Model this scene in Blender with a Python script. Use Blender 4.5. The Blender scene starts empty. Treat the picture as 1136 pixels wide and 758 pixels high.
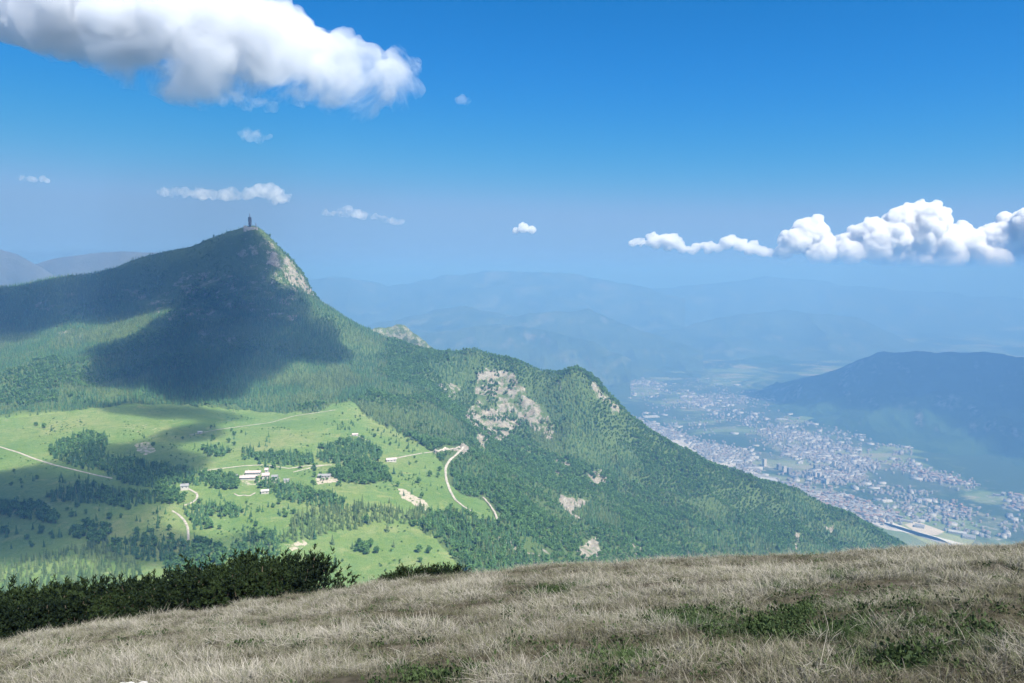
import bpy, bmesh, math, random
import numpy as np
from mathutils import Vector

random.seed(7)
RNG = np.random.default_rng(11)
SC = bpy.context.scene
COL = SC.collection

# ------------------------------------------------------------------ camera
F = 820.0                       # focal length in pixels of the 1136 px wide photograph
HORIZON = 303.0
PITCH = math.atan((379.0 - HORIZON) / F)
CP, SP = math.cos(PITCH), math.sin(PITCH)
VALLEY = -1400.0                # valley floor, metres below the eye

def ray(px, py):
    u = (np.asarray(px, float) - 568.0) / F
    v = (379.0 - np.asarray(py, float)) / F
    return u, CP + v * SP, -SP + v * CP

def P(px, py, Y):
    dx, dy, dz = ray(px, py)
    k = Y / dy
    return np.array([dx * k, dy * k, dz * k])

def project(x, y, z):
    f = y * CP - z * SP
    up = y * SP + z * CP
    f = np.where(np.abs(f) < 1e-6, 1e-6, f)
    return 568.0 + F * x / f, 379.0 - F * up / f, f

def on_plane(px, py, z=VALLEY):
    dx, dy, dz = ray(px, py)
    k = z / dz
    return dx * k, dy * k

# ------------------------------------------------------------------ noise
def _hash(ix, iy, seed):
    h = (ix.astype(np.int64) * 374761393 + iy.astype(np.int64) * 668265263 + seed * 974711) & 0x7fffffff
    h = ((h ^ (h >> 13)) * 1274126177) & 0x7fffffff
    h = (h ^ (h >> 16)) & 0xffff
    return h / 32767.5 - 1.0

def vnoise(x, y, seed=0):
    ix, iy = np.floor(x), np.floor(y)
    fx, fy = x - ix, y - iy
    fx = fx * fx * fx * (fx * (fx * 6 - 15) + 10)
    fy = fy * fy * fy * (fy * (fy * 6 - 15) + 10)
    a, b = _hash(ix, iy, seed), _hash(ix + 1, iy, seed)
    c, d = _hash(ix, iy + 1, seed), _hash(ix + 1, iy + 1, seed)
    return (a * (1 - fx) + b * fx) * (1 - fy) + (c * (1 - fx) + d * fx) * fy

def fbm(x, y, octv=5, seed=0, gain=0.5):
    s, amp, tot = 0.0, 1.0, 0.0
    x, y = np.asarray(x, float), np.asarray(y, float)
    for o in range(octv):
        s = s + amp * vnoise(x, y, seed + o * 17)
        tot += amp
        amp *= gain
        x, y = x * 2.03 + 11.3, y * 2.03 - 7.7
    return s / tot

def ridged(x, y, octv=4, seed=0):
    s, amp, tot = 0.0, 1.0, 0.0
    x, y = np.asarray(x, float), np.asarray(y, float)
    for o in range(octv):
        s = s + amp * (1 - np.abs(vnoise(x, y, seed + o * 13)) * 2)
        tot += amp
        amp *= 0.5
        x, y = x * 2.1 + 3.1, y * 2.1 + 5.3
    return s / tot

def smooth(a, b, x):
    t = np.clip((x - a) / (b - a), 0, 1)
    return t * t * (3 - 2 * t)

def in_poly(px, py, poly):
    px, py = np.asarray(px, float), np.asarray(py, float)
    ins = np.zeros(px.shape, bool)
    n = len(poly)
    j = n - 1
    for i in range(n):
        xi, yi = poly[i]
        xj, yj = poly[j]
        c = ((yi > py) != (yj > py)) & (px < (xj - xi) * (py - yi) / ((yj - yi) or 1e-9) + xi)
        ins ^= c
        j = i
    return ins

# ------------------------------------------------------------------ object helpers
def tag(o, label=None, cat=None, group=None, kind=None):
    if label: o['label'] = label
    if cat: o['category'] = cat
    if group: o['group'] = group
    if kind: o['kind'] = kind
    return o

def link(name, me, mat=None, parent=None):
    o = bpy.data.objects.new(name, me)
    COL.objects.link(o)
    if mat is not None:
        for m in (mat if isinstance(mat, (list, tuple)) else [mat]):
            me.materials.append(m)
    if parent is not None:
        o.parent = parent
    return o

def empty(name, loc=(0, 0, 0), rz=0):
    o = bpy.data.objects.new(name, None)
    COL.objects.link(o)
    o.location = loc
    o.rotation_euler = (0, 0, rz)
    return o

def mesh_np(name, verts, quads=None, tris=None, smooth_shade=False, mat_idx=None):
    me = bpy.data.meshes.new(name)
    verts = np.asarray(verts, np.float32)
    me.vertices.add(len(verts))
    me.vertices.foreach_set('co', verts.ravel())
    nq = 0 if quads is None else len(quads)
    nt = 0 if tris is None else len(tris)
    loops = []
    if nq: loops.append(np.asarray(quads, np.int32).ravel())
    if nt: loops.append(np.asarray(tris, np.int32).ravel())
    if loops:
        li = np.concatenate(loops)
        me.loops.add(len(li))
        me.loops.foreach_set('vertex_index', li)
        me.polygons.add(nq + nt)
        st = np.concatenate([np.arange(nq) * 4, nq * 4 + np.arange(nt) * 3]).astype(np.int32)
        me.polygons.foreach_set('loop_start', st)
        if smooth_shade:
            me.polygons.foreach_set('use_smooth', np.ones(nq + nt, bool))
        if mat_idx is not None:
            me.polygons.foreach_set('material_index', np.asarray(mat_idx, np.int32))
    me.update(calc_edges=True)
    return me

def grid_quads(n, m):
    i = np.arange(n - 1)[:, None] * m + np.arange(m - 1)[None, :]
    return np.stack([i, i + m, i + m + 1, i + 1], -1).reshape(-1, 4)

def set_attr(me, name, vals):
    a = me.attributes.new(name, 'FLOAT', 'POINT')
    a.data.foreach_set('value', np.asarray(vals, np.float32).ravel())

def bm_mesh(bm, name, smooth_shade=False):
    me = bpy.data.meshes.new(name)
    if smooth_shade:
        for f in bm.faces: f.smooth = True
    bm.to_mesh(me)
    bm.free()
    return me

# ------------------------------------------------------------------ material helpers
class NT:
    def __init__(s, name, disp=False):
        s.m = bpy.data.materials.new(name)
        s.m.use_nodes = True
        s.n, s.l = s.m.node_tree.nodes, s.m.node_tree.links
        s.n.clear()
        s.out = s.n.new('ShaderNodeOutputMaterial')
    def node(s, t, ins=None, **kw):
        n = s.n.new(t)
        for k, v in kw.items(): setattr(n, k, v)
        for k, v in (ins or {}).items(): s.put(n, k, v)
        return n
    def put(s, n, k, v):
        if hasattr(v, 'is_output') or hasattr(v, 'links'):
            s.l.new(v, n.inputs[k])
        else:
            n.inputs[k].default_value = v
    def attr(s, name, typ='GEOMETRY'):
        return s.node('ShaderNodeAttribute', attribute_name=name, attribute_type=typ).outputs['Fac']
    def pos(s):
        return s.node('ShaderNodeNewGeometry').outputs['Position']
    def noise(s, scale, detail=4, rough=0.55, vec=None, out='Fac', **ins):
        i = {'Scale': scale, 'Detail': detail, 'Roughness': rough}
        if vec is not None: i['Vector'] = vec
        i.update(ins)
        return s.node('ShaderNodeTexNoise', i).outputs[out]
    def ramp(s, fac, stops):
        r = s.node('ShaderNodeValToRGB', {'Fac': fac})
        e = r.color_ramp.elements
        while len(e) < len(stops): e.new(0.5)
        for el, (p, c) in zip(e, stops):
            el.position = p
            el.color = tuple(c) + (1,) if len(c) == 3 else c
        return r.outputs['Color']
    def fac(s, v, a, b, lo=0.0, hi=1.0):
        n = s.node('ShaderNodeMapRange', {'Value': v, 'From Min': a, 'From Max': b, 'To Min': lo, 'To Max': hi})
        return n.outputs['Result']
    def mix(s, f, a, b, mode='MIX'):
        n = s.node('ShaderNodeMix', data_type='RGBA', blend_type=mode)
        for idx, v in ((0, f), (6, a), (7, b)):
            if hasattr(v, 'links'): s.l.new(v, n.inputs[idx])
            else: n.inputs[idx].default_value = v if idx == 0 else (tuple(v) + (1,) if len(v) == 3 else v)
        return n.outputs[2]
    def math(s, op, a, b=0.0, clamp=False):
        n = s.node('ShaderNodeMath', {0: a, 1: b}, operation=op, use_clamp=clamp)
        return n.outputs[0]
    def surf(s, color, rough=0.9, bump=None, bump_s=0.3, dist=1.0, spec=0.2, **ins):
        b = s.node('ShaderNodeBsdfPrincipled', {'Roughness': rough})
        if hasattr(color, 'links'): s.l.new(color, b.inputs['Base Color'])
        else: b.inputs['Base Color'].default_value = tuple(color) + (1,)
        b.inputs['Specular IOR Level'].default_value = spec
        for k, v in ins.items(): s.put(b, k, v)
        if bump is not None:
            bn = s.node('ShaderNodeBump', {'Height': bump, 'Strength': bump_s, 'Distance': dist})
            s.l.new(bn.outputs[0], b.inputs['Normal'])
        s.l.new(b.outputs[0], s.out.inputs['Surface'])
        return s.m

def plain(name, col, rough=0.8, var=0.15, scale=0.3):
    t = NT(name)
    n = t.noise(scale, 4, vec=t.pos())
    c = t.ramp(n, [(0.3, [c * (1 - var) for c in col]), (0.7, [min(1, c * (1 + var)) for c in col])])
    return t.surf(c, rough)

# ------------------------------------------------------------------ tunables of light and air
SKY_ALT, SKY_AIR, SKY_DUST, SKY_OZONE, SKY_STR = 3500.0, 1.0, 0.0, 6.0, 0.079
SKY_GRADE = [(0.1007, 3.0, 1.37), (0.6685, 1.0, 2.42), (0.8507, 1.1, 3.95)]
SUN_STR = 5.0
EXPOSURE = 1.28
HAZE = True
HAZE_COL = (0.060, 0.142, 0.295, 1.0)
HAZE_ABS = (0.62, 0.62, 0.62, 1)
HAZE_DEN, HAZE_G = 3.4e-4, 0.0
VOL_BOUNCES = 9

# ------------------------------------------------------------------ light and air
SUN_AZ, SUN_EL = math.radians(140), math.radians(52)
TO_SUN = np.array([math.sin(SUN_AZ) * math.cos(SUN_EL), math.cos(SUN_AZ) * math.cos(SUN_EL), math.sin(SUN_EL)])

world = bpy.data.worlds.new('World')
SC.world = world
world.use_nodes = True
wn, wl = world.node_tree.nodes, world.node_tree.links
sky = wn.new('ShaderNodeTexSky')
sky.sky_type = 'NISHITA'
sky.sun_disc = False
sky.sun_elevation = SUN_EL
sky.sun_rotation = SUN_AZ
sky.altitude = SKY_ALT
sky.air_density = SKY_AIR
sky.dust_density = SKY_DUST
sky.ozone_density = SKY_OZONE
sep = wn.new('ShaderNodeSeparateColor')
com = wn.new('ShaderNodeCombineColor')
wl.new(sky.outputs[0], sep.inputs[0])
for _k, (_a, _p, _cap) in enumerate(SKY_GRADE):      # deeper, more saturated mountain-air blue
    m1 = wn.new('ShaderNodeMath'); m1.operation = 'POWER'
    m2 = wn.new('ShaderNodeMath'); m2.operation = 'MULTIPLY'
    wl.new(sep.outputs[_k], m1.inputs[0]); m1.inputs[1].default_value = _p
    wl.new(m1.outputs[0], m2.inputs[0]); m2.inputs[1].default_value = _a
    m3 = wn.new('ShaderNodeMath'); m3.operation = 'SMOOTH_MIN'
    wl.new(m2.outputs[0], m3.inputs[0]); m3.inputs[1].default_value = _cap; m3.inputs[2].default_value = 1.5
    wl.new(m3.outputs[0], com.inputs[_k])
wl.new(com.outputs[0], wn['Background'].inputs[0])
wn['Background'].inputs[1].default_value = SKY_STR

sl = bpy.data.lights.new('sun', 'SUN')
sl.energy = SUN_STR
sl.angle = math.radians(0.53)
sl.color = (1.0, 0.95, 0.87)
so = bpy.data.objects.new('sun', sl)
COL.objects.link(so)
so.rotation_euler = Vector(-TO_SUN).to_track_quat('-Z', 'Y').to_euler()
so.location = tuple(TO_SUN * 500)

cd = bpy.data.cameras.new('camera')
cam = bpy.data.objects.new('camera', cd)
COL.objects.link(cam)
cd.sensor_width = 36.0
cd.lens = F / 1136.0 * 36.0
cd.clip_start = 0.2
cd.clip_end = 120000.0
cam.location = (0, 0, 0)
cam.rotation_euler = (math.pi / 2 - PITCH, 0, 0)
SC.camera = cam

# ------------------------------------------------------------------ massif heightfield (thin-plate through surveyed points)
RIDGE = [(-420, 372, 2250), (-200, 345, 2320), (-60, 325, 2380), (0, 319, 2400), (60, 309, 2430), (110, 303, 2450), (150, 289, 2475), (178, 281, 2485),
         (205, 278, 2490), (225, 271, 2495), (250, 263, 2500), (270, 256, 2500), (282, 253.5, 2500), (290, 257, 2500), (305, 272, 2495), (322, 288, 2485),
         (334, 300, 2478), (345, 327, 2465), (362, 341, 2440), (390, 357, 2400), (425, 375, 2350), (480, 389, 2250), (515, 391, 2180), (545, 400, 2130),
         (570, 404, 2110), (590, 413, 2090), (610, 419, 2075), (624, 420, 2060), (632, 412, 2050), (640, 411.5, 2045), (652, 421, 2040), (672, 441, 2030),
         (690, 456, 2010), (720, 481, 1990), (770, 511, 1960), (820, 528, 1940), (860, 534, 1920), (900, 554, 1900), (950, 580, 1870), (990, 603, 1850),
         (1060, 645, 1810), (1150, 700, 1760), (1350, 830, 1650)]
SURV = [
    # face of the peak, down to the edge of the meadow
    (-300, 400, 2000), (-150, 390, 2020), (0, 360, 2170), (0, 395, 1890), (0, 428, 1640), (60, 340, 2270), (60, 385, 1980), (60, 430, 1640), (120, 330, 2310), (120, 380, 2010),
    (100, 434, 1625), (150, 441, 1605), (170, 310, 2390), (170, 360, 2120), (170, 405, 1830), (200, 449, 1580), (230, 300, 2420), (230, 350, 2180), (230, 400, 1860),
    (262, 285, 2440), (290, 290, 2420), (290, 330, 2270), (290, 380, 1990), (255, 453, 1575), (300, 457, 1560), (330, 330, 2330), (340, 360, 2200), (340, 400, 1930), (350, 455, 1560),
    (390, 390, 2120), (390, 420, 1850), (390, 448, 1600), (440, 400, 2120), (440, 440, 1760), (440, 478, 1500), (490, 410, 2060), (490, 450, 1800), (485, 495, 1450),
    # meadows
    (-250, 440, 1570), (-250, 500, 1200), (-250, 600, 880), (-250, 680, 740), (0, 450, 1530), (0, 500, 1220), (0, 550, 1010), (0, 600, 870), (0, 645, 790),
    (100, 470, 1420), (100, 520, 1140), (100, 580, 920), (100, 640, 800), (200, 470, 1430), (200, 500, 1230), (200, 540, 1050), (200, 600, 880), (200, 650, 780),
    (300, 480, 1370), (300, 520, 1150), (300, 560, 1000), (300, 610, 865), (300, 660, 770), (390, 470, 1450), (390, 500, 1270), (390, 540, 1070), (390, 580, 945), (390, 640, 800),
    (450, 500, 1330), (450, 540, 1110), (450, 590, 930), (450, 640, 800), (515, 500, 1420), (500, 540, 1150), (500, 590, 940), (500, 640, 810), (545, 545, 1220), (550, 580, 1050), (540, 620, 890),
    # the steep wooded flank falling to the valley
    (535, 430, 2060), (560, 450, 2000), (540, 470, 1900), (575, 490, 1850), (520, 480, 1700), (560, 520, 1560), (600, 460, 1960), (600, 520, 1640), (600, 560, 1330), (590, 600, 1080), (580, 640, 900),
    (640, 440, 1985), (640, 480, 1880), (640, 530, 1660), (640, 570, 1400), (640, 610, 1150), (640, 660, 960), (700, 490, 1930), (700, 530, 1750), (700, 580, 1450), (700, 620, 1250), (700, 680, 1020),
    (760, 530, 1860), (760, 570, 1620), (760, 620, 1360), (820, 550, 1820), (820, 590, 1600), (820, 640, 1380), (900, 580, 1780), (900, 620, 1560), (960, 610, 1720), (960, 660, 1480),
    (1050, 680, 1620), (1150, 760, 1500), (1300, 860, 1400),
]
ctl = []
for a in RIDGE:
    p = P(*a)
    ctl.append(p)
    away = np.array([p[0], p[1], 0.0]) / math.hypot(p[0], p[1])
    for d, f in ((230, 0.62), (650, 0.68), (1200, 0.62)):
        q = p + away * d
        q[2] = max(p[2] - d * f, VALLEY - 20)
        ctl.append(q)
for a in SURV:
    ctl.append(P(*a))
for x, y, z in [(0, 40, -130), (-400, 60, -160), (400, 60, -150), (-900, 100, -260), (900, 100, -400), (0, 250, -215), (-200, 300, -235), (-500, 350, -270), (200, 330, -255),
                (0, 480, -290), (-300, 560, -310), (-900, 500, -330), (300, 560, -350), (600, 500, -500), (800, 800, -700), (1300, 700, -1000), (-1700, 600, -330), (1800, 1200, -1400),
                (-2600, 1200, -250), (-2600, 2000, -150), (-2700, 3000, -700)]:
    ctl.append(np.array([x, y, z], float))
ctl = np.array(ctl)
SX = 1000.0

def tps(r2):
    return np.where(r2 > 0, r2 * np.log(np.maximum(r2, 1e-12)), 0.0) * 0.5

_c = ctl[:, :2] / SX
_d2 = ((_c[:, None] - _c[None]) ** 2).sum(-1)
_n = len(_c)
_A = np.zeros((_n + 3, _n + 3))
_A[:_n, :_n] = tps(_d2) + np.eye(_n) * 2e-4
_A[:_n, _n] = 1
_A[:_n, _n + 1:] = _c
_A[_n:, :_n] = _A[:_n, _n:].T
_w = np.linalg.solve(_A, np.concatenate([ctl[:, 2], np.zeros(3)]))

def massif_base(x, y):
    sh = np.shape(x)
    q = np.stack([np.ravel(x), np.ravel(y)], -1) / SX
    out = np.empty(len(q))
    for s in range(0, len(q), 40000):
        b = q[s:s + 40000]
        d2 = (b[:, :1] - _c[None, :, 0]) ** 2 + (b[:, 1:] - _c[None, :, 1]) ** 2
        out[s:s + 40000] = tps(d2) @ _w[:_n] + _w[_n] + b @ _w[_n + 1:]
    return out.reshape(sh)

MEADOW = [(-400, 430), (-100, 428), (0, 427), (60, 427), (100, 434), (150, 441), (200, 449), (255, 453), (300, 458), (330, 459), (355, 456), (372, 449), (390, 446), (399, 453), (410, 466), (440, 479),
          (462, 490), (480, 503), (492, 515), (497, 533), (507, 545), (540, 557), (554, 581), (535, 577), (512, 572), (500, 562), (480, 573), (470, 590), (485, 600), (520, 640), (560, 760), (-400, 760)]
ROCKS = [  # outcrops of the massif, traced on its slopes: polygon, strength
    ([(296, 285), (305, 280), (322, 290), (334, 301), (346, 328), (338, 328), (326, 314), (312, 302), (298, 297)], 0.72),
    ([(290, 262), (300, 268), (310, 280), (300, 284), (288, 274)], 0.5),
    ([(276, 254), (285, 253), (288, 262), (276, 266), (268, 264)], 0.35),
    ([(528, 412), (540, 406), (556, 410), (575, 412), (580, 428), (598, 450), (612, 470), (610, 485), (596, 482), (585, 470), (572, 476), (553, 492), (540, 496), (520, 470), (518, 458), (530, 445)], 0.68),
    ([(486, 428), (495, 424), (510, 430), (505, 440), (500, 448), (490, 438)], 0.55),
    ([(652, 425), (660, 424), (672, 438), (690, 458), (682, 462), (666, 446)], 0.6),
    ([(618, 424), (626, 424), (626, 433), (619, 432)], 0.6),
    ([(612, 505), (632, 502), (636, 520), (628, 534), (615, 535), (612, 520)], 0.42),
    ([(655, 524), (668, 520), (674, 533), (662, 541), (653, 536)], 0.8),
    ([(618, 551), (650, 552), (656, 560), (640, 558), (636, 572), (650, 577), (642, 580), (630, 566), (620, 560)], 0.8),
    ([(640, 604), (660, 598), (668, 612), (655, 622), (644, 618)], 0.85),
    ([(548, 592), (565, 596), (580, 606), (612, 612), (608, 620), (570, 614), (548, 602)], 0.6),
    ([(678, 528), (700, 526), (708, 536), (690, 540)], 0.35),
    ([(700, 600), (712, 600), (716, 616), (704, 618)], 0.45),
    ([(877, 607), (882, 592), (889, 590), (886, 602), (880, 612)], 0.9),
    ([(918, 581), (922, 580), (921, 590), (917, 590)], 0.9),
    ([(820, 607), (840, 598), (850, 612), (825, 616)], 0.35),
    ([(565, 497), (585, 492), (592, 510), (572, 512)], 0.35),
    ([(505, 493), (515, 489), (525, 495), (518, 503), (508, 503)], 1.0),
    ([(482, 499), (505, 497), (505, 502), (482, 503)], 0.6),
    ([(60, 322), (88, 328), (84, 333), (58, 328)], 0.45), ([(135, 322), (158, 324), (155, 331), (138, 329)], 0.5),
    ([(200, 300), (240, 305), (260, 320), (280, 335), (260, 345), (225, 330), (190, 318)], 0.5),
    ([(220, 360), (260, 372), (262, 390), (240, 386), (215, 370)], 0.45), ([(292, 350), (335, 346), (336, 354), (295, 356)], 0.5),
    ([(58, 368), (90, 362), (98, 372), (70, 380)], 0.4), ([(262, 290), (300, 300), (330, 320), (330, 345), (290, 330)], 0.45),
    ([(255, 268), (285, 270), (292, 284), (262, 288)], 0.5),
    ([(140, 330), (200, 322), (250, 350), (230, 362), (170, 352)], 0.42), ([(20, 330), (60, 335), (120, 345), (110, 355), (40, 345)], 0.4), ([(240, 300), (300, 320), (320, 345), (270, 350), (245, 325)], 0.4),
]
GRAVEL = [
    ([(441, 541), (450, 543), (470, 555), (475, 563), (470, 568), (457, 558), (444, 552)], 0.7),
    ([(348, 530), (362, 528), (378, 531), (376, 536), (352, 537)], 0.7),
    ([(150, 492), (165, 490), (174, 500), (162, 506), (153, 500)], 0.55), ([(133, 470), (160, 468), (182, 478), (160, 480), (140, 476)], 0.25),
    ([(315, 606), (335, 600), (344, 604), (326, 612)], 0.6), ([(265, 531), (310, 530), (312, 537), (268, 540)], 0.45),
]

def poly_mask(px, py, polys, wob=5.0, seed=3):
    wx = px + fbm(px / 14, py / 14, 4, seed) * wob * 1.6
    wy = py + fbm(px / 14, py / 14, 4, seed + 50) * wob
    m = np.zeros(px.shape)
    for poly, s in polys:
        m = np.maximum(m, in_poly(wx, wy, poly) * s)
    return m

NA, TH = 1250, math.radians(44)
ang = np.linspace(-TH, TH, NA)
rad = np.concatenate([np.geomspace(45, 640, 60)[:-1], np.linspace(640, 2950, 640)[:-1], np.geomspace(2950, 4300, 40)])
NR = len(rad)
TT, RR = np.meshgrid(ang, rad, indexing='ij')
GX, GY = RR * np.sin(TT), RR * np.cos(TT)
# coarse evaluation, then bilinear upsampling keeps the set-up quick
_ca, _cr = np.linspace(-TH, TH, 320), rad[::3] if (NR - 1) % 3 == 0 else np.append(rad[::3], rad[-1])
_ct, _crr = np.meshgrid(_ca, _cr, indexing='ij')
_cz = massif_base(_crr * np.sin(_ct), _crr * np.cos(_ct))
_ia = np.clip((TT[:, 0] + TH) / (2 * TH) * 319, 0, 318.999)
_i0 = _ia.astype(int)
_fz = _cz[_i0] * (1 - (_ia - _i0))[:, None] + _cz[_i0 + 1] * (_ia - _i0)[:, None]
GZ = np.empty_like(GX)
for k in range(NA):
    GZ[k] = np.interp(rad, _cr, _fz[k])
PX, PY, _ = project(GX, GY, GZ)
meadow_m = in_poly(PX + fbm(PX / 9, PY / 9, 3, 5) * 4, PY + fbm(PX / 9, PY / 9, 3, 6) * 2.2, MEADOW) & (RR < 1750)
_soft = meadow_m.astype(float)
rock_m = poly_mask(PX, PY, ROCKS)
_rough = np.where(meadow_m, 0.12, 1.0) * smooth(400, 900, RR)
_fade = smooth(0, 60, 2450 - RR) * 0.7 + 0.3
GZ = GZ + _rough * _fade * ((ridged(GX / 170 + GY / 700, GY / 420, 4, 2) - 0.1) * 17 + fbm(GX / 60, GY / 60, 4, 9) * 7)
GZ = GZ + smooth(0.2, 0.8, rock_m) * (ridged(GX / 38, GY / 38 + GZ / 60, 4, 21)) * 9 + fbm(GX / 150, GY / 150, 3, 31) * 2.0
# crags on the crest keep their outline
GZ = np.maximum(GZ, VALLEY - 25)
PX, PY, _ = project(GX, GY, GZ)
meadow_m = in_poly(PX + fbm(PX / 9, PY / 9, 3, 5) * 4, PY + fbm(PX / 9, PY / 9, 3, 6) * 2.2, MEADOW) & (RR < 1750)
rock_m = poly_mask(PX, PY, ROCKS)
gravel_m = poly_mask(PX, PY, GRAVEL, 2.0, 8)
_run = np.maximum.accumulate(GZ / RR, axis=1)

def hit(px, py):
    """the point of the massif that lies behind a place in the photograph"""
    px, py = np.atleast_1d(np.asarray(px, float)), np.atleast_1d(np.asarray(py, float))
    dx, dy, dz = ray(px, py)
    th = np.arctan2(dx, dy)
    e = dz / np.hypot(dx, dy)
    k = np.clip(np.rint((th + TH) / (2 * TH) * (NA - 1)).astype(int), 0, NA - 1)
    out = np.full((len(px), 3), np.nan)
    for i in range(len(px)):
        col = _run[k[i]]
        j = int(np.searchsorted(col, e[i]))
        if j >= NR: continue
        r = rad[j] if j == 0 else rad[j - 1] + (rad[j] - rad[j - 1]) * (e[i] - col[j - 1]) / max(col[j] - col[j - 1], 1e-9)
        out[i] = (r * math.sin(th[i]), r * math.cos(th[i]), e[i] * r)
    return out

def ground_z(x, y):
    th, r = np.arctan2(x, y), np.hypot(x, y)
    a = np.clip((th + TH) / (2 * TH) * (NA - 1), 0, NA - 1.001)
    i = a.astype(int); fa = a - i
    j = np.clip(np.searchsorted(rad, r) - 1, 0, NR - 2)
    fr = np.clip((r - rad[j]) / (rad[j + 1] - rad[j]), 0, 1)
    return (GZ[i, j] * (1 - fr) + GZ[i, j + 1] * fr) * (1 - fa) + (GZ[i + 1, j] * (1 - fr) + GZ[i + 1, j + 1] * fr) * fa

def sample(F_, x, y):
    th, r = np.arctan2(x, y), np.hypot(x, y)
    i = np.clip(np.rint((th + TH) / (2 * TH) * (NA - 1)).astype(int), 0, NA - 1)
    j = np.clip(np.searchsorted(rad, r), 0, NR - 1)
    return F_[i, j]

def land_material():
    t = NT('mountain_land')
    pos = t.pos()
    big = t.noise(0.006, 5, 0.6, pos)
    mid = t.noise(0.045, 5, 0.65, pos)
    fine = t.noise(0.35, 5, 0.7, pos)
    floor = t.mix(mid, (0.045, 0.08, 0.032), (0.085, 0.125, 0.045))
    mead = t.ramp(big, [(0.3, (0.075, 0.145, 0.045)), (0.5, (0.12, 0.185, 0.065)), (0.68, (0.185, 0.21, 0.09))])
    mead = t.mix(t.fac(mid, 0.35, 0.75, 0, 0.75), mead, (0.105, 0.16, 0.035))
    mead = t.mix(t.fac(t.noise(0.11, 6, 0.75, pos), 0.5, 0.62, 0, 0.65), mead, (0.06, 0.13, 0.035))
    mead = t.mix(t.fac(t.noise(0.02, 6, 0.7, pos, Distortion=1.5), 0.55, 0.7, 0, 0.7), mead, (0.21, 0.23, 0.10))
    mead = t.mix(t.fac(fine, 0.64, 0.74, 0, 0.7), mead, (0.36, 0.34, 0.22))
    strk = t.noise(1.0, 5, 0.7, t.node('ShaderNodeMapping', {'Vector': pos, 'Scale': (0.09, 0.09, 0.022)}).outputs[0])
    rk = t.ramp(strk, [(0.28, (0.10, 0.098, 0.085)), (0.48, (0.205, 0.195, 0.17)), (0.72, (0.33, 0.315, 0.28))])
    rk = t.mix(t.fac(mid, 0.45, 0.62, 0, 0.4), rk, (0.21, 0.17, 0.125))
    rk = t.mix(t.fac(fine, 0.5, 0.66, 0, 0.6), rk, (0.09, 0.10, 0.05))
    col = t.mix(t.attr('meadow'), floor, mead)
    rfac = t.math('ADD', t.attr('rock'), t.math('MULTIPLY', t.math('SUBTRACT', t.noise(0.03, 8, 0.72, pos), 0.5), 3.0))
    rfac = t.math('MULTIPLY', t.fac(rfac, 0.5, 0.75), t.fac(t.attr('rock'), 0.05, 0.2))
    col = t.mix(rfac, col, rk)
    col = t.mix(t.fac(t.math('ADD', t.attr('gravel'), t.math('MULTIPLY', t.math('SUBTRACT', t.noise(0.12, 6, 0.75, pos), 0.5), 2.6)), 0.42, 0.62), col, (0.36, 0.325, 0.26))
    return t.surf(col, 0.95, bump=fine, bump_s=0.6, dist=2.5, spec=0.1)

LAND = land_material()
me = mesh_np('mountain', np.stack([GX, GY, GZ], -1).reshape(-1, 3), grid_quads(NA, NR)[:, ::-1], smooth_shade=True)
set_attr(me, 'meadow', meadow_m)
set_attr(me, 'rock', rock_m)
set_attr(me, 'gravel', gravel_m)
tag(link('mountain', me, LAND), 'wooded mountain with a pointed summit above a green plateau', kind='structure')

# ------------------------------------------------------------------ ridges that stand round the valley
def crest_sheet(name, crest, base, mat, label, back=0.55, n=260, m=64, amp=60.0, wl=900.0, seed=1, zbase=VALLEY - 15):
    """crest: (px, py, Y) along the top; base: metres of run to the foot on the near side"""
    c = np.array([P(*a) for a in crest])
    s = np.concatenate([[0], np.cumsum(np.hypot(*np.diff(c[:, :2], axis=0).T))])
    q = np.linspace(0, s[-1], n)
    c = np.stack([np.interp(q, s, c[:, k]) for k in range(3)], -1)
    b = np.interp(q, s, base) if np.ndim(base) else np.full(n, float(base))
    tow = -c[:, :2] / np.hypot(c[:, 0], c[:, 1])[:, None]
    t = np.linspace(-1, 1, m)
    X = np.empty((n, m)); Y = np.empty((n, m)); Z = np.empty((n, m))
    for j, u in enumerate(t):
        run = b * (u if u > 0 else u * back)
        X[:, j] = c[:, 0] + tow[:, 0] * run
        Y[:, j] = c[:, 1] + tow[:, 1] * run
        k = (1 - abs(u)) ** 1.25
        Z[:, j] = zbase + (c[:, 2] - zbase) * k
    k = 1 - np.abs(t)[None]
    Z += amp * (ridged(X / wl, Y / wl, 5, seed) - 0.35) * np.minimum(1, k * 4 * (1 - k) + 0.10) + amp * 0.25 * fbm(X / (wl * .2), Y / (wl * .2), 3, seed + 4) * smooth(0, 0.3, k)
    Z = np.maximum(Z, VALLEY - 25)
    me = mesh_np(name, np.stack([X, Y, Z], -1).reshape(-1, 3), grid_quads(n, m), smooth_shade=True)
    return tag(link(name, me, mat), label, kind='structure')

def slope_mat(name, dark, light, rock=None, sc=0.004, field=None):
    t = NT(name)
    pos = t.pos()
    a = t.noise(sc, 6, 0.65, pos)
    col = t.mix(t.fac(a, 0.3, 0.7), dark, light)
    if field:
        col = t.mix(t.fac(t.noise(sc * 0.8, 5, 0.6, pos, Distortion=1.0), 0.56, 0.66), col, field)
    if rock:
        g = t.node('ShaderNodeNewGeometry')
        nz = t.node('ShaderNodeSeparateXYZ', {0: g.outputs['Normal']}).outputs['Z']
        k = t.math('MULTIPLY', t.fac(nz, 0.86, 0.7), t.fac(t.noise(sc * 4, 5, 0.7, pos), 0.45, 0.6))
        col = t.mix(k, col, rock)
    return t.surf(col, 0.95, bump=t.noise(sc * 6, 5, 0.7, pos), bump_s=0.5, dist=30, spec=0.1)

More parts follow.
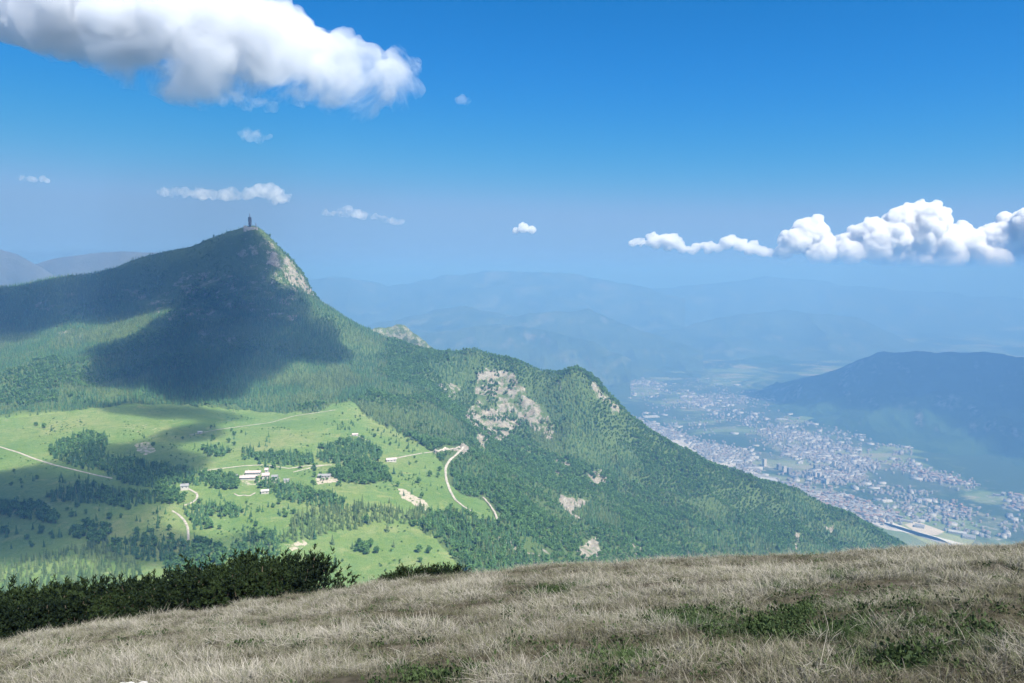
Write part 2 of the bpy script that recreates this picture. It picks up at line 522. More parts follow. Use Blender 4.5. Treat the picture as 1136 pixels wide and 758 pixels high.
M_slope = slope_mat('wooded_slope', (0.018, 0.045, 0.018), (0.04, 0.075, 0.03), (0.2, 0.2, 0.18))
M_far = slope_mat('far_slope', (0.025, 0.05, 0.022), (0.06, 0.09, 0.04), (0.12, 0.13, 0.11), 0.0016, (0.085, 0.11, 0.06))
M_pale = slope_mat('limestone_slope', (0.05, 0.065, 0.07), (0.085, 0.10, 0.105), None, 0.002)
M_strata = slope_mat('strata_slope', (0.05, 0.085, 0.035), (0.10, 0.14, 0.055), (0.22, 0.225, 0.18), 0.012)

crest_sheet('hill', [(330, 380, 3050), (370, 368, 3080), (395, 359, 3100), (412, 360, 3110), (428, 358.5, 3120), (440, 354.5, 3120), (450, 357, 3110), (462, 367, 3080), (478, 380, 3040), (495, 392, 3000), (530, 410, 2950), (580, 440, 2900)],
            520, M_strata, 'small rounded hill with banded grey rock behind the ridge', n=240, m=80, amp=26, wl=150, seed=5)
crest_sheet('mountain', [(800, 452, 8700), (830, 439, 8500), (860, 429, 8400), (900, 416, 8300), (930, 408, 8200), (945, 401, 8100), (960, 394.5, 8000), (980, 391, 7900), (1000, 390, 7800), (1040, 391.5, 7650),
                         (1080, 388.5, 7500), (1110, 391, 7250), (1136, 395, 7000), (1200, 388, 6700), (1300, 380, 6300), (1450, 370, 5900), (1650, 360, 5500)],
            [300, 700, 1300, 1800, 2000, 2100, 2150, 2200, 2250, 2350, 2400, 2350, 2300, 2200, 2100, 2000, 1900], M_slope, 'broad dark wooded mountain rising across the valley on the right', n=420, m=90, amp=130, wl=900, seed=8)
crest_sheet('hill', [(745, 436, 9900), (775, 421, 10600), (805, 404, 11000), (835, 396, 11200), (855, 394, 11300), (880, 400, 11300), (905, 410, 11200), (940, 424, 11000)], 1200, M_slope, 'low wooded hill behind the town in the valley', amp=60, wl=700, seed=12)
crest_sheet('ridge', [(300, 372, 11000), (380, 366, 11400), (440, 352, 11800), (490, 342, 12000), (515, 339, 12000), (551, 346, 12000), (600, 356, 12000), (640, 369, 11900), (700, 392, 11600), (760, 412, 11200)], 2600, M_far, 'low hazy ridge of fields and woods beyond the near mountain', amp=150, wl=1500, seed=14)
crest_sheet('ridge', [(420, 378, 10000), (470, 370, 10000), (509, 364, 10100), (551, 357, 10200), (586, 361, 10200), (621, 369, 10000), (657, 378, 9800), (700, 398, 9500)], 1500, M_far, 'nearer hazy wooded ridge with pale clearings', amp=110, wl=900, seed=16)
crest_sheet('ridge', [(480, 362, 11724), (540, 355, 11724), (568, 350, 11724), (608, 346, 11724), (653, 342, 11799), (683, 354, 11724), (718, 369, 11572), (780, 390, 11346)], 1900, M_far, 'hazy middle ridge above the head of the valley', amp=160, wl=1600, seed=18)
crest_sheet('ridge', [(700, 372, 13237), (760, 360, 13615), (820, 348, 13842), (860, 343, 13993), (878, 344, 13993), (950, 352, 13993), (1010, 378, 13615), (1060, 392, 13237)], 2500, M_far, 'broad hazy ridge in front of the far range', amp=220, wl=2200, seed=20)
crest_sheet('ridge', [(560, 345, 19666), (640, 335, 20044), (718, 321, 20422), (770, 316, 20422), (828, 311, 20422), (850, 307, 20422), (878, 309, 20422), (918, 312, 20422), (968, 319, 20422), (1018, 322, 20422), (1068, 326, 20422),
                      (1136, 332, 20422), (1250, 340, 20422)], 4200, M_far, 'far blue range fading into haze on the right', amp=330, wl=3000, seed=22)
crest_sheet('ridge', [(200, 320, 16262), (330, 307, 16640), (375, 305, 16640), (430, 316, 16640), (480, 307, 16640), (520, 301, 16640), (570, 299, 16640), (640, 303, 16640), (700, 315, 16640), (760, 330, 16262)], 3600, M_far, 'far blue range fading into haze in the centre', amp=260, wl=2500, seed=24)
crest_sheet('ridge', [(-400, 310, 5600), (-200, 285, 5600), (-60, 274, 5600), (0, 272, 5600), (20, 278, 5600), (45, 292, 5600), (70, 308, 5600), (110, 335, 5600), (150, 400, 5600), (190, 450, 5600)], 1500, M_pale, 'hazy mountain shoulder at the left edge', amp=40, wl=700, seed=26)
crest_sheet('ridge', [(-260, 420, 6000), (-100, 330, 6000), (20, 293, 6000), (60, 283, 6000), (100, 277, 6000), (135, 275, 6000), (170, 276, 6000), (210, 278, 6000), (250, 280, 6000), (300, 292, 6000), (330, 312, 6000), (370, 340, 6000), (420, 400, 6000), (450, 440, 6000)], 1900, M_pale, 'long hazy mountain behind the summit with the tower', amp=40, wl=900, seed=28)
_n = 40
crest_sheet('ridge', [(-900 + 75 * k, 306 + 3 * math.sin(k * 1.3) + 2 * math.sin(k * 3.1), 44000) for k in range(40)], 7000, M_far, 'farthest range on the horizon', n=400, m=30, amp=300, wl=5000, seed=30)

# ------------------------------------------------------------------ valley floor
def valley_material():
    t = NT('valley_fields')
    pos = t.pos()
    v = t.node('ShaderNodeTexVoronoi', {'Vector': t.node('ShaderNodeMapping', {'Vector': pos, 'Rotation': (0, 0, 0.6), 'Scale': (1 / 340, 1 / 150, 0)}).outputs[0], 'Scale': 1.0, 'Randomness': 0.8}).outputs['Color']
    c1 = t.node('ShaderNodeSeparateColor', {0: v})
    fields = t.ramp(c1.outputs[0], [(0.0, (0.06, 0.10, 0.03)), (0.3, (0.10, 0.15, 0.045)), (0.55, (0.11, 0.155, 0.06)), (0.8, (0.15, 0.165, 0.085)), (1.0, (0.2, 0.195, 0.13))])
    wood = t.noise(0.0011, 6, 0.65, pos, Distortion=0.8)
    col = t.mix(t.fac(wood, 0.44, 0.52), fields, (0.03, 0.055, 0.02))
    fine = t.noise(0.012, 5, 0.75, pos)
    vil = t.math('MULTIPLY', t.fac(t.noise(0.0006, 4, 0.6, pos), 0.53, 0.62), t.fac(fine, 0.56, 0.66))
    col = t.mix(vil, col, (0.30, 0.29, 0.27))
    col = t.mix(t.attr('town'), col, t.ramp(fine, [(0.3, (0.10, 0.12, 0.06)), (0.5, (0.24, 0.23, 0.2)), (0.7, (0.27, 0.27, 0.25))]))
    return t.surf(col, 0.9, spec=0.1)

vr = np.concatenate([np.linspace(1200, 12000, 400)[:-1], np.geomspace(12000, 52000, 120)])
va = np.linspace(-math.radians(50), math.radians(50), 500)
VT, VR = np.meshgrid(va, vr, indexing='ij')
VX, VY = VR * np.sin(VT), VR * np.cos(VT)
VZ = VALLEY + smooth(8500, 14000, VR) * (fbm(VX / 2600, VY / 2600, 5, 41) * 170 + 40) + np.maximum(0, fbm(VX / 700, VY / 700, 3, 44)) * 12 * smooth(7500, 9500, VR)
TOWN = [
    ([(695, 462), (712, 468), (740, 474), (771, 490), (800, 498), (818, 507), (850, 531), (835, 533), (800, 515), (760, 500), (730, 488), (700, 475)], 1.0),
    ([(866, 532), (885, 535), (928, 546), (985, 570), (1000, 580), (960, 575), (905, 560), (870, 545)], 1.0),
    ([(755, 440), (785, 437), (825, 440), (832, 452), (800, 458), (770, 455)], 0.6),
    ([(840, 476), (870, 474), (905, 482), (930, 492), (955, 503), (972, 515), (955, 527), (920, 520), (890, 508), (860, 498)], 0.85),
    ([(800, 500), (850, 502), (905, 510), (940, 524), (960, 532), (925, 535), (880, 527), (840, 518)], 0.55),
    ([(990, 512), (1030, 522), (1080, 540), (1076, 546), (1030, 534), (990, 520)], 0.7), ([(700, 420), (740, 426), (735, 440), (700, 436)], 0.45),
    ([(955, 476), (968, 475), (975, 484), (960, 488)], 0.6), ([(985, 494), (1005, 494), (1008, 502), (988, 502)], 0.6), ([(1110, 550), (1136, 553), (1140, 570), (1115, 564)], 0.7),
    ([(1030, 560), (1060, 562), (1075, 574), (1040, 572)], 0.5), ([(640, 395), (700, 400), (730, 412), (690, 415), (650, 408)], 0.35), ([(560, 372), (600, 376), (640, 384), (620, 390), (570, 384)], 0.3),
    ([(640, 400), (760, 410), (860, 440), (840, 480), (760, 480), (700, 450)], 0.16), ([(820, 440), (950, 480), (1080, 540), (1000, 560), (900, 520), (830, 490)], 0.2), ([(500, 350), (700, 370), (760, 400), (640, 410), (520, 380)], 0.1),
    ([(960, 540), (1136, 580), (1136, 600), (1080, 596), (980, 565)], 0.15),
]
vpx, vpy, _ = project(VX, VY, VZ)
town_m = poly_mask(vpx, vpy, TOWN, 4.0, 61)
me = mesh_np('valley', np.stack([VX, VY, VZ], -1).reshape(-1, 3), grid_quads(len(va), len(vr))[:, ::-1], smooth_shade=True)
set_attr(me, 'town', np.clip(town_m, 0, 1) * 0.45)
tag(link('valley', me, valley_material()), 'wide hazy valley floor of fields, woods and villages', kind='structure')

# ------------------------------------------------------------------ haze
def haze_box():
    x0, x1, y0, y1, z0, z1 = -62000, 62000, -2600, 56000, VALLEY - 28, 226.0
    v = [(x, y, z) for x in (x0, x1) for y in (y0, y1) for z in (z0, z1)]
    f = [(0, 1, 3, 2), (4, 6, 7, 5), (0, 4, 5, 1), (2, 3, 7, 6), (0, 2, 6, 4), (1, 5, 7, 3)]
    me = mesh_np('haze', v, f)
    t = NT('haze_air')
    vol = t.node('ShaderNodeVolumePrincipled', {'Color': HAZE_COL, 'Density': HAZE_DEN, 'Anisotropy': HAZE_G, 'Absorption Color': HAZE_ABS})
    t.l.new(vol.outputs[0], t.out.inputs['Volume'])
    o = link('haze', me, t.m)
    tag(o, 'blue summer haze filling the valley', kind='stuff')
if HAZE: haze_box()

# ------------------------------------------------------------------ clouds
def cloud_tex(size, name):
    tx = bpy.data.textures.new(name, 'CLOUDS')
    tx.noise_scale = size
    tx.noise_depth = 4
    tx.noise_basis = 'ORIGINAL_PERLIN'
    return tx

def drop_cavities(me):
    """remove closed pockets left inside the remeshed skin (islands turned inside out)"""
    nv, ne, nf = len(me.vertices), len(me.edges), len(me.polygons)
    e = np.empty(ne * 2, np.int32); me.edges.foreach_get('vertices', e); e = e.reshape(-1, 2)
    lab = np.arange(nv)
    while True:
        m = np.minimum(lab[e[:, 0]], lab[e[:, 1]])
        new = lab.copy()
        np.minimum.at(new, e[:, 0], m); np.minimum.at(new, e[:, 1], m)
        new = new[new]; new = new[new]
        if (new == lab).all(): break
        lab = new
    co = np.empty(nv * 3, np.float32); me.vertices.foreach_get('co', co); co = co.reshape(-1, 3).astype(float)
    co0 = co - co.mean(0)
    me.calc_loop_triangles()
    t = np.empty(len(me.loop_triangles) * 3, np.int32); me.loop_triangles.foreach_get('vertices', t); t = t.reshape(-1, 3)
    vol = (co0[t[:, 0]] * np.cross(co0[t[:, 1]], co0[t[:, 2]])).sum(1)
    tot = np.zeros(nv); np.add.at(tot, lab[t[:, 0]], vol)
    bad = set(np.unique(lab[t[:, 0]])[tot[np.unique(lab[t[:, 0]])] <= 0].tolist())
    if bad:
        bm = bmesh.new(); bm.from_mesh(me)
        bmesh.ops.delete(bm, geom=[v for v in bm.verts if int(lab[v.index]) in bad], context='VERTS')
        bm.to_mesh(me); bm.free()

_bm = bmesh.new()
bmesh.ops.create_icosphere(_bm, subdivisions=3, radius=1.0)
BALL_V = np.array([v.co[:] for v in _bm.verts]); BALL_T = np.array([[v.index for v in f.verts] for f in _bm.faces])
_bm.free()

def blob_mesh(name, balls, voxel, amp, size, smooth_it=1):
    """union of balls (centre, radii) remeshed into one skin and billowed by noise"""
    V, T = [], []
    for k, (c, r) in enumerate(balls):
        rr = np.array((r, r, r) if np.isscalar(r) else r)
        V.append(BALL_V * rr + np.asarray(c)); T.append(BALL_T + k * len(BALL_V))
    me = mesh_np(name + '_raw', np.concatenate(V), tris=np.concatenate(T))
    tmp = bpy.data.objects.new(name + '_raw', me)
    COL.objects.link(tmp)
    m = tmp.modifiers.new('r', 'REMESH'); m.mode = 'VOXEL'; m.voxel_size = voxel; m.use_smooth_shade = True
    for k, (a, s) in enumerate(((amp, size), (amp * 0.45, size * 0.4), (amp * 0.2, size * 0.16))):
        d = tmp.modifiers.new('d%d' % k, 'DISPLACE')
        d.texture = cloud_tex(s, name + str(k)); d.texture_coords = 'LOCAL'; d.strength = a * 2; d.mid_level = 0.5
    d = tmp.modifiers.new('s', 'SMOOTH'); d.factor = 0.5; d.iterations = smooth_it
    m = tmp.modifiers.new('r2', 'REMESH'); m.mode = 'VOXEL'; m.voxel_size = voxel * 0.8; m.use_smooth_shade = True
    dg = bpy.context.evaluated_depsgraph_get()
    out = bpy.data.meshes.new_from_object(tmp.evaluated_get(dg), depsgraph=dg)
    out.name = name
    drop_cavities(out)
    bpy.data.objects.remove(tmp)
    bpy.data.meshes.remove(me)
    out.materials.clear()
    return out

def cloud_mat(name, dens, scale, lo=0.35, hi=0.6, g=0.35, detail=7, zfade=None, step=0.15, rough=0.62, col=(1, 1, 1)):
    t = NT(name)
    pos = t.pos()
    if scale:
        n = t.noise(scale, detail, rough, pos, Distortion=0.6)
        if zfade:
            z = t.node('ShaderNodeSeparateXYZ', {0: pos}).outputs['Z']
            n = t.math('ADD', n, t.fac(z, zfade[0], zfade[1], zfade[2], zfade[3]))
        d = t.fac(n, lo, hi, 0.0, dens)
        t.m.cycles.volume_step_rate = step
    else:
        d = dens
    v = t.node('ShaderNodeVolumePrincipled', {'Color': tuple(col) + (1,), 'Density': d, 'Anisotropy': g, 'Absorption Color': (0, 0, 0, 1)})
    t.l.new(v.outputs[0], t.out.inputs['Volume'])
    return t.m

def puffs(px_balls, Y, rng, fluff=5, spread=0.55, deep=0.8, small=(0.25, 0.5), updown=(-0.25, 0.9)):
    """balls given in the photograph's pixels at distance Y, with smaller billows grown on them"""
    out = []
    for px, py, r in px_balls:
        dy = rng.uniform(-1, 1) * r * spread
        k = Y / F
        c = P(px, py, Y + dy * k)
        R = r * k
        out.append((c, (R, R * deep, R * 0.95)))
        for _ in range(fluff):
            a, b = rng.uniform(0, 2 * math.pi), rng.uniform(*updown)
            s = R * rng.uniform(*small)
            q = math.sqrt(max(0, 1 - b * b))
            out.append((c + np.array([math.cos(a) * q, math.sin(a) * q * deep, b]) * R * 0.92, s))
    return out

def strip(px_balls, rng, n=9):
    """breaks a row of puffs up into an irregular ragged band"""
    out = []
    for px, py, r in px_balls:
        for _ in range(n):
            q = rng.uniform(0.35, 0.95)
            out.append((px + rng.uniform(-1.5, 1.5) * r, py + rng.normal() * r * 0.25 + (0.85 - q) * r * 0.5, r * q))
    return out

def make_cloud(balls, Y, label, mat, voxel_px=1.2, amp_px=4.0, size_px=14.0, group=None):
    k = Y / F
    me = blob_mesh('cloud', balls, voxel_px * k, amp_px * k, size_px * k)
    # nothing of a cloud dips into the haze
    co = np.empty(len(me.vertices) * 3, np.float32)
    me.vertices.foreach_get('co', co)
    co = co.reshape(-1, 3)
    lo = 232.0
    if co[:, 2].min() < lo:
        z = co[:, 2]
        w = 60 * k / 10
        co[:, 2] = np.where(z < lo + w, lo + w * np.exp((z - lo - w) / w), z)
        me.vertices.foreach_set('co', co.ravel())
    me.update()
    o = link('cloud', me, mat)
    return tag(o, label, 'cloud', group)

crng = np.random.default_rng(5)
YB = 6500.0
BIG = [(20, -22, 60), (70, -5, 58), (120, 12, 60), (165, 28, 62), (215, 40, 66), (262, 48, 60), (300, 52, 56), (330, 62, 44), (360, 72, 42), (385, 88, 34), (262, 16, 30), (290, 22, 34), (312, 38, 30), (340, 44, 24),
       (372, 48, 20), (392, 52, 18), (408, 62, 20), (415, 90, 22), (432, 80, 20), (440, 55, 13), (452, 68, 14), (458, 88, 12), (445, 108, 13), (405, 112, 16), (150, -10, 40), (200, -5, 45), (100, -30, 40)]
big_mat = cloud_mat('cloud_large_near', 0.0125, 1 / 480.0, 0.43, 0.68, 0.3, 10, (1250, 2050, -0.14, 0.07), 0.12, 0.72, (0.89, 0.91, 0.94))
make_cloud(puffs([(a, b + 9, r * 1.06) for a, b, r in BIG + [(78, 6, 50), (95, 4, 48), (60, 8, 45)]], YB, crng, 12, 0.5, 1.0, (0.12, 0.4), (-0.5, 0.95)), YB, 'large white cumulus with grey underside at the top left', big_mat, 2.0, 9, 22)

YR = 38000.0
RIGHT = [(870, 279, 10), (882, 268, 15), (898, 258, 18), (905, 270, 18), (925, 280, 14), (940, 272, 13), (955, 262, 14), (968, 254, 13), (972, 275, 18), (990, 262, 18), (1000, 245, 17), (1012, 238, 13), (1028, 240, 16),
         (1040, 246, 15), (1020, 262, 26), (1045, 275, 24), (1060, 265, 18), (1075, 272, 18), (1090, 268, 15), (1100, 262, 13), (1112, 268, 20), (1128, 258, 22), (1150, 252, 26), (1180, 255, 34), (1220, 262, 36), (1085, 286, 20), (1105, 292, 18), (1130, 290, 24), (1050, 290, 18), (1010, 284, 20), (985, 280, 20), (945, 281, 14), (910, 282, 14), (1160, 296, 26)]
r_mat = cloud_mat('cloud_far_bank', 0.0075, 1 / 900.0, 0.37, 0.62, 0.3, 9, (400, 1600, -0.05, 0.12), 0.12, 0.68, (0.955, 0.965, 0.98))
make_cloud(puffs(RIGHT, YR, crng, 26, 0.8, 1.0, (0.10, 0.38), (-0.4, 0.95)), YR, 'towering bank of bright white cumulus above the valley at the right edge', r_mat, 0.7, 2.6, 5)
BANK2 = [(708, 270, 5), (720, 268, 7), (733, 269, 8), (746, 270, 7), (762, 277, 5), (780, 275, 6), (798, 272, 7), (812, 270, 8), (826, 274, 7), (838, 277, 6), (850, 280, 6), (862, 281, 6)]
make_cloud(puffs(strip(BANK2, crng), YR, crng, 6, 0.8, 0.9, (0.2, 0.5)), YR, 'low string of small white puffs left of the towering cloud bank', r_mat, 0.6, 1.8, 5)
w_mat = cloud_mat('cloud_wisp', 0.009, 1 / 260.0, 0.40, 0.66, 0.3, 8, None, 0.15, 0.68)
YS = 13000.0
make_cloud(puffs(strip([(182, 213, 5), (197, 212, 6), (212, 214, 6), (228, 213, 7), (243, 215, 6), (258, 217, 6), (272, 216, 6), (285, 213, 8), (294, 210, 8), (303, 215, 8), (312, 220, 6)], crng), YS, crng, 4), YS,
           'thin row of pinkish white puffs above the pointed summit', w_mat, 0.9, 2.4, 7)
make_cloud(puffs(strip([(365, 236, 4), (378, 236, 5), (390, 234, 6), (403, 238, 5), (416, 241, 4), (430, 244, 4), (440, 246, 5)], crng), YS, crng, 3), YS, 'thin faint strip of cloud right of the summit tower', w_mat, 0.8, 2.0, 7)
make_cloud(puffs([(572, 256, 4), (581, 253, 6), (590, 255, 5)], YR, crng, 4), YR, 'single small white puff low in the middle of the sky', r_mat, 0.8, 1.6, 5)
f_mat = cloud_mat('cloud_faint', 0.006, 1 / 150.0, 0.44, 0.7, 0.3, 8, None, 0.15, 0.66)
make_cloud(puffs(strip([(272, 151, 5), (284, 151, 7), (297, 152, 4)], crng), 8000, crng, 3), 8000, 'faint small wisp below the large cumulus', f_mat, 1.0, 3, 8)
make_cloud(puffs([(512, 111, 6), (518, 114, 5)], 8000, crng, 3), 8000, 'tiny faint wisp alone in the blue right of the large cumulus', f_mat, 1.0, 3, 8)
make_cloud(puffs(strip([(228, 107, 8), (243, 111, 8), (258, 108, 6), (285, 116, 8), (300, 118, 7)], crng), 6400, crng, 3), 6400, 'ragged shred hanging under the large cumulus', f_mat, 1.0, 4, 10)
make_cloud(puffs(strip([(28, 198, 4), (40, 198, 5), (50, 200, 3)], crng), YS, crng, 3), YS, 'faintest wisp near the left edge above the mountains', w_mat, 0.9, 2, 7)

# clouds overhead, above the frame: the shade on the mountain, the meadows and the near slope is theirs
def overhead(shade, zc, label, seed, mat, flat=0.95):
    balls = []
    r_ = np.random.default_rng(seed)
    for px, py, rx, ry in shade:
        h = hit([px], [py])[0]
        if np.isnan(h[0]): continue
        t = (zc - h[2]) / TO_SUN[2]
        # footprint: half widths across and along the slope, in metres on the ground
        hx = hit([px + rx], [py])[0]; hy = hit([px], [py + ry])[0]; hy2 = hit([px], [py - ry])[0]
        ax = rx / F * h[1]
        ay = abs(hy2[1] - hy[1]) / 2 if not (np.isnan(hy[1]) or np.isnan(hy2[1])) else ax
        ay = min(max(ay, 0.4 * ax), 1.6 * ax)
        c = h + TO_SUN * t
        balls.append((c, (ax, ay, min(ax, ay) * flat)))
        for _ in range(4):
            a = r_.uniform(0, 2 * math.pi)
            s = min(ax, ay) * r_.uniform(0.25, 0.45)
            balls.append((c + np.array([math.cos(a) * ax * 0.8, math.sin(a) * ay * 0.8, 0]), (s, s, s * 0.6)))
    me = blob_mesh('cloud', balls, 26.0, 62.0, 170.0)
    return tag(link('cloud', me, mat), label, 'cloud')

shade_mat = cloud_mat('cloud_overhead', 0.0085, 0, g=0.4)
ZC = 1250.0
overhead([(-60, 340, 70, 30), (20, 340, 60, 26), (80, 335, 60, 26), (140, 330, 60, 40), (200, 320, 55, 45), (255, 300, 50, 45), (290, 300, 24, 34), (250, 350, 70, 45), (310, 340, 34, 40), (200, 390, 80, 40), (270, 400, 50, 45),
          (310, 385, 45, 25), (220, 430, 60, 22), (160, 425, 25, 14), (260, 435, 22, 14), (60, 350, 50, 20), (350, 393, 30, 12), (110, 310, 45, 16), (170, 294, 42, 16), (222, 281, 36, 16), (262, 268, 28, 16), (282, 264, 16, 14), (345, 372, 34, 22), (370, 392, 26, 14), (20, 372, 30, 10), (130, 385, 30, 14)], ZC, 'broad cloud overhead that shades the summit face', 1, cloud_mat('cloud_overhead_summit', 0.0095, 0, g=0.4))
overhead([(130, 450, 60, 9), (165, 454, 70, 8), (215, 460, 60, 7), (250, 464, 36, 6), (205, 480, 40, 10), (150, 505, 50, 16), (100, 500, 36, 14), (190, 515, 50, 14), (60, 520, 60, 14), (0, 540, 70, 26), (90, 540, 60, 14), (150, 560, 60, 16), (60, 575, 70, 16), (130, 590, 60, 14),
          (-60, 570, 70, 40), (200, 595, 50, 12), (180, 620, 60, 14), (270, 600, 36, 14), (-20, 590, 90, 40), (80, 588, 70, 28), (165, 600, 60, 24), (20, 545, 80, 36), (110, 545, 60, 26)], ZC, 'ragged cloud overhead that shades the lower meadows', 2, cloud_mat('cloud_overhead_meadow', 0.013, 0, g=0.4))
def overhead_far(label, spots, zc, seed):
    r_ = np.random.default_rng(seed)
    balls = []
    for px, py, Y, r in spots:
        p = P(px, py, Y)
        c = p + TO_SUN * ((zc - p[2]) / TO_SUN[2])
        balls.append((c, (r, r * 1.1, r * 0.4)))
        for _ in range(4):
            a = r_.uniform(0, 6.28)
            balls.append((c + np.array([math.cos(a), math.sin(a), 0]) * r * 0.85, (r * 0.4, r * 0.4, r * 0.25)))
    me = blob_mesh('cloud', balls, 110.0, 90.0, 500.0)
    return tag(link('cloud', me, far_shade), label, 'cloud')
far_shade = cloud_mat('cloud_overhead_far', 0.004, 0, g=0.4)
overhead_far('broad high cloud that shades the wooded mountain across the valley', [(880, 430, 8300, 500), (930, 425, 8000, 700), (990, 420, 7700, 800), (1050, 430, 7300, 900), (1110, 450, 6800, 900), (1150, 420, 6900, 900), (1230, 450, 6300, 900), (1080, 490, 6600, 600), (1000, 470, 7200, 600), (1130, 520, 5800, 500)], 3600.0, 6)

def overhead_near(label):
    r_ = np.random.default_rng(9)
    c0 = TO_SUN * (1350.0 / TO_SUN[2])
    balls = [(c0 + np.array([r_.uniform(-200, 200), r_.uniform(-150, 120), r_.uniform(-20, 30)]), (r_.uniform(110, 190), r_.uniform(110, 180), 70)) for _ in range(9)] + [(c0 + np.array([0, 25, 0.0]), (260, 170, 90))]
    me = blob_mesh('cloud', balls, 22.0, 30.0, 110.0)
    return tag(link('cloud', me, shade_mat), label, 'cloud')
#overhead_near('cloud overhead that shades the grassy slope')

# ------------------------------------------------------------------ trees: meshes shared by every copy
def foliage_mat(name, dark, light, dry=None, sc=0.9):
    t = NT(name)
    r = t.node('ShaderNodeObjectInfo').outputs['Random']
    pos = t.node('ShaderNodeTexCoord').outputs['Object']
    n = t.noise(sc, 3, 0.6, pos)
    col = t.mix(t.fac(t.math('ADD', r, t.math('MULTIPLY', t.math('SUBTRACT', n, 0.5), 0.8)), 0.1, 0.9), dark, light)
    if dry: col = t.mix(t.fac(r, 0.82, 0.9), col, dry)
    b = t.node('ShaderNodeBsdfPrincipled', {'Roughness': 0.75})
    t.l.new(col, b.inputs['Base Color'])
    b.inputs['Specular IOR Level'].default_value = 0.15
    tr = t.node('ShaderNodeBsdfTranslucent')
    t.l.new(col, tr.inputs['Color'])
    mx = t.node('ShaderNodeMixShader', {0: 0.32})
    t.l.new(b.outputs[0], mx.inputs[1]); t.l.new(tr.outputs[0], mx.inputs[2])
    t.l.new(mx.outputs[0], t.out.inputs['Surface'])
    return t.m

M_conifer = foliage_mat('spruce_needles', (0.042, 0.105, 0.05), (0.088, 0.185, 0.075))
M_beech = foliage_mat('beech_leaves', (0.068, 0.155, 0.052), (0.122, 0.235, 0.076))
M_larch = foliage_mat('larch_needles', (0.06, 0.115, 0.045), (0.135, 0.19, 0.078))
M_bark = plain('bark', (0.11, 0.085, 0.065), 0.9, 0.3, 3.0)

def leaf_cards(centres, sizes, rng, flat=0.0):
    """one bent leaf-spray (two triangles) per centre, randomly turned"""
    n = len(centres)
    a = rng.normal(size=(n, 3)); a[:, 2] *= (1 - flat); a /= np.linalg.norm(a, axis=1)[:, None]
    b = rng.normal(size=(n, 3)); b -= (b * a).sum(1)[:, None] * a; b /= np.linalg.norm(b, axis=1)[:, None]
    c = np.cross(a, b)
    s = np.asarray(sizes)[:, None]
    v = np.stack([centres - a * s, centres + b * s * 0.55 + c * s * 0.2, centres + a * s, centres - b * s * 0.55 + c * s * 0.2], 1).reshape(-1, 3)
    q = np.arange(n * 4).reshape(-1, 4)
    return v, q

def trunk_mesh(h, r, seed=0, limbs=0, spread=1.0, sides=5):
    rng = np.random.default_rng(seed)
    bm = bmesh.new()
    def tube(pts, rads):
        prev = None
        for p, rr in zip(pts, rads):
            ring = [bm.verts.new((p[0] + rr * math.cos(2 * math.pi * k / sides), p[1] + rr * math.sin(2 * math.pi * k / sides), p[2])) for k in range(sides)]
            if prev:
                for k in range(sides):
                    bm.faces.new((prev[k], prev[(k + 1) % sides], ring[(k + 1) % sides], ring[k]))
            prev = ring
        bm.faces.new(prev)
    j = rng.normal(size=(4, 2)) * r * 0.4
    tube([(0, 0, -0.6), (j[1][0], j[1][1], h * 0.35), (j[2][0], j[2][1], h * 0.7), (j[3][0], j[3][1], h)], [r, r * 0.8, r * 0.5, r * 0.12])
    for _ in range(limbs):
        a = rng.uniform(0, 2 * math.pi); z = h * rng.uniform(0.3, 0.7)
        d = spread * rng.uniform(0.6, 1)
        tube([(0, 0, z), (math.cos(a) * d * 0.5, math.sin(a) * d * 0.5, z + d * 0.35), (math.cos(a) * d, math.sin(a) * d, z + d * 0.8)], [r * 0.4, r * 0.28, r * 0.08])
    return bm_mesh(bm, 'trunk')

def conifer_crown(h, w, tiers, per, seed):
    rng = np.random.default_rng(seed)
    V, T = [], []
    for k in range(tiers):
        f = k / (tiers - 1)
        z = h * (0.10 + 0.84 * f)
        R = w * ((1 - f) ** 0.85 + 0.04) * rng.uniform(0.85, 1.12)
        o = rng.uniform(0, 6.28)
        for i in range(per):
            a = o + 2 * math.pi * i / per + rng.uniform(-0.25, 0.25)
            L = R * rng.uniform(0.65, 1.15)
            wd = L * 0.42
            ca, sa = math.cos(a), math.sin(a)
            b = len(V)
            top = z + h / tiers * 0.9
            V += [(0, 0, top), (ca * L * 0.6 - sa * wd, sa * L * 0.6 + ca * wd, z - L * 0.12), (ca * L, sa * L, z - L * 0.34 + rng.uniform(-.1, .1) * L), (ca * L * 0.6 + sa * wd, sa * L * 0.6 - ca * wd, z - L * 0.12)]
            T += [(b, b + 1, b + 2), (b, b + 2, b + 3)]
    b = len(V)
    V += [(0, 0, h), (w * .05, 0, h * .88), (-w * .03, w * .05, h * .88), (-w * .03, -w * .05, h * .88)]
    T += [(b, b + 1, b + 2), (b, b + 2, b + 3), (b, b + 3, b + 1)]
    return mesh_np('crown', V, tris=T)

def round_crown(h, w, clumps, per, size, seed, low=0.25):
    rng = np.random.default_rng(seed)
    C, S = [], []
    for _ in range(clumps):
        d = rng.normal(size=3); d /= np.linalg.norm(d)
        rr = rng.uniform(0.35, 0.8)
        cc = np.array([d[0] * w * rr, d[1] * w * rr, h * (low + (1 - low) * 0.5) + d[2] * h * (1 - low) * 0.5 * rr])
        cr = w * rng.uniform(0.28, 0.48)
        e = rng.normal(size=(per, 3)); e /= np.linalg.norm(e, axis=1)[:, None]
        C.append(cc + e * cr * rng.uniform(0.55, 1.0, (per, 1)))
        S.append(rng.uniform(0.6, 1.2, per) * size)
    v, q = leaf_cards(np.concatenate(C), np.concatenate(S), rng)
    return mesh_np('crown', v, q)

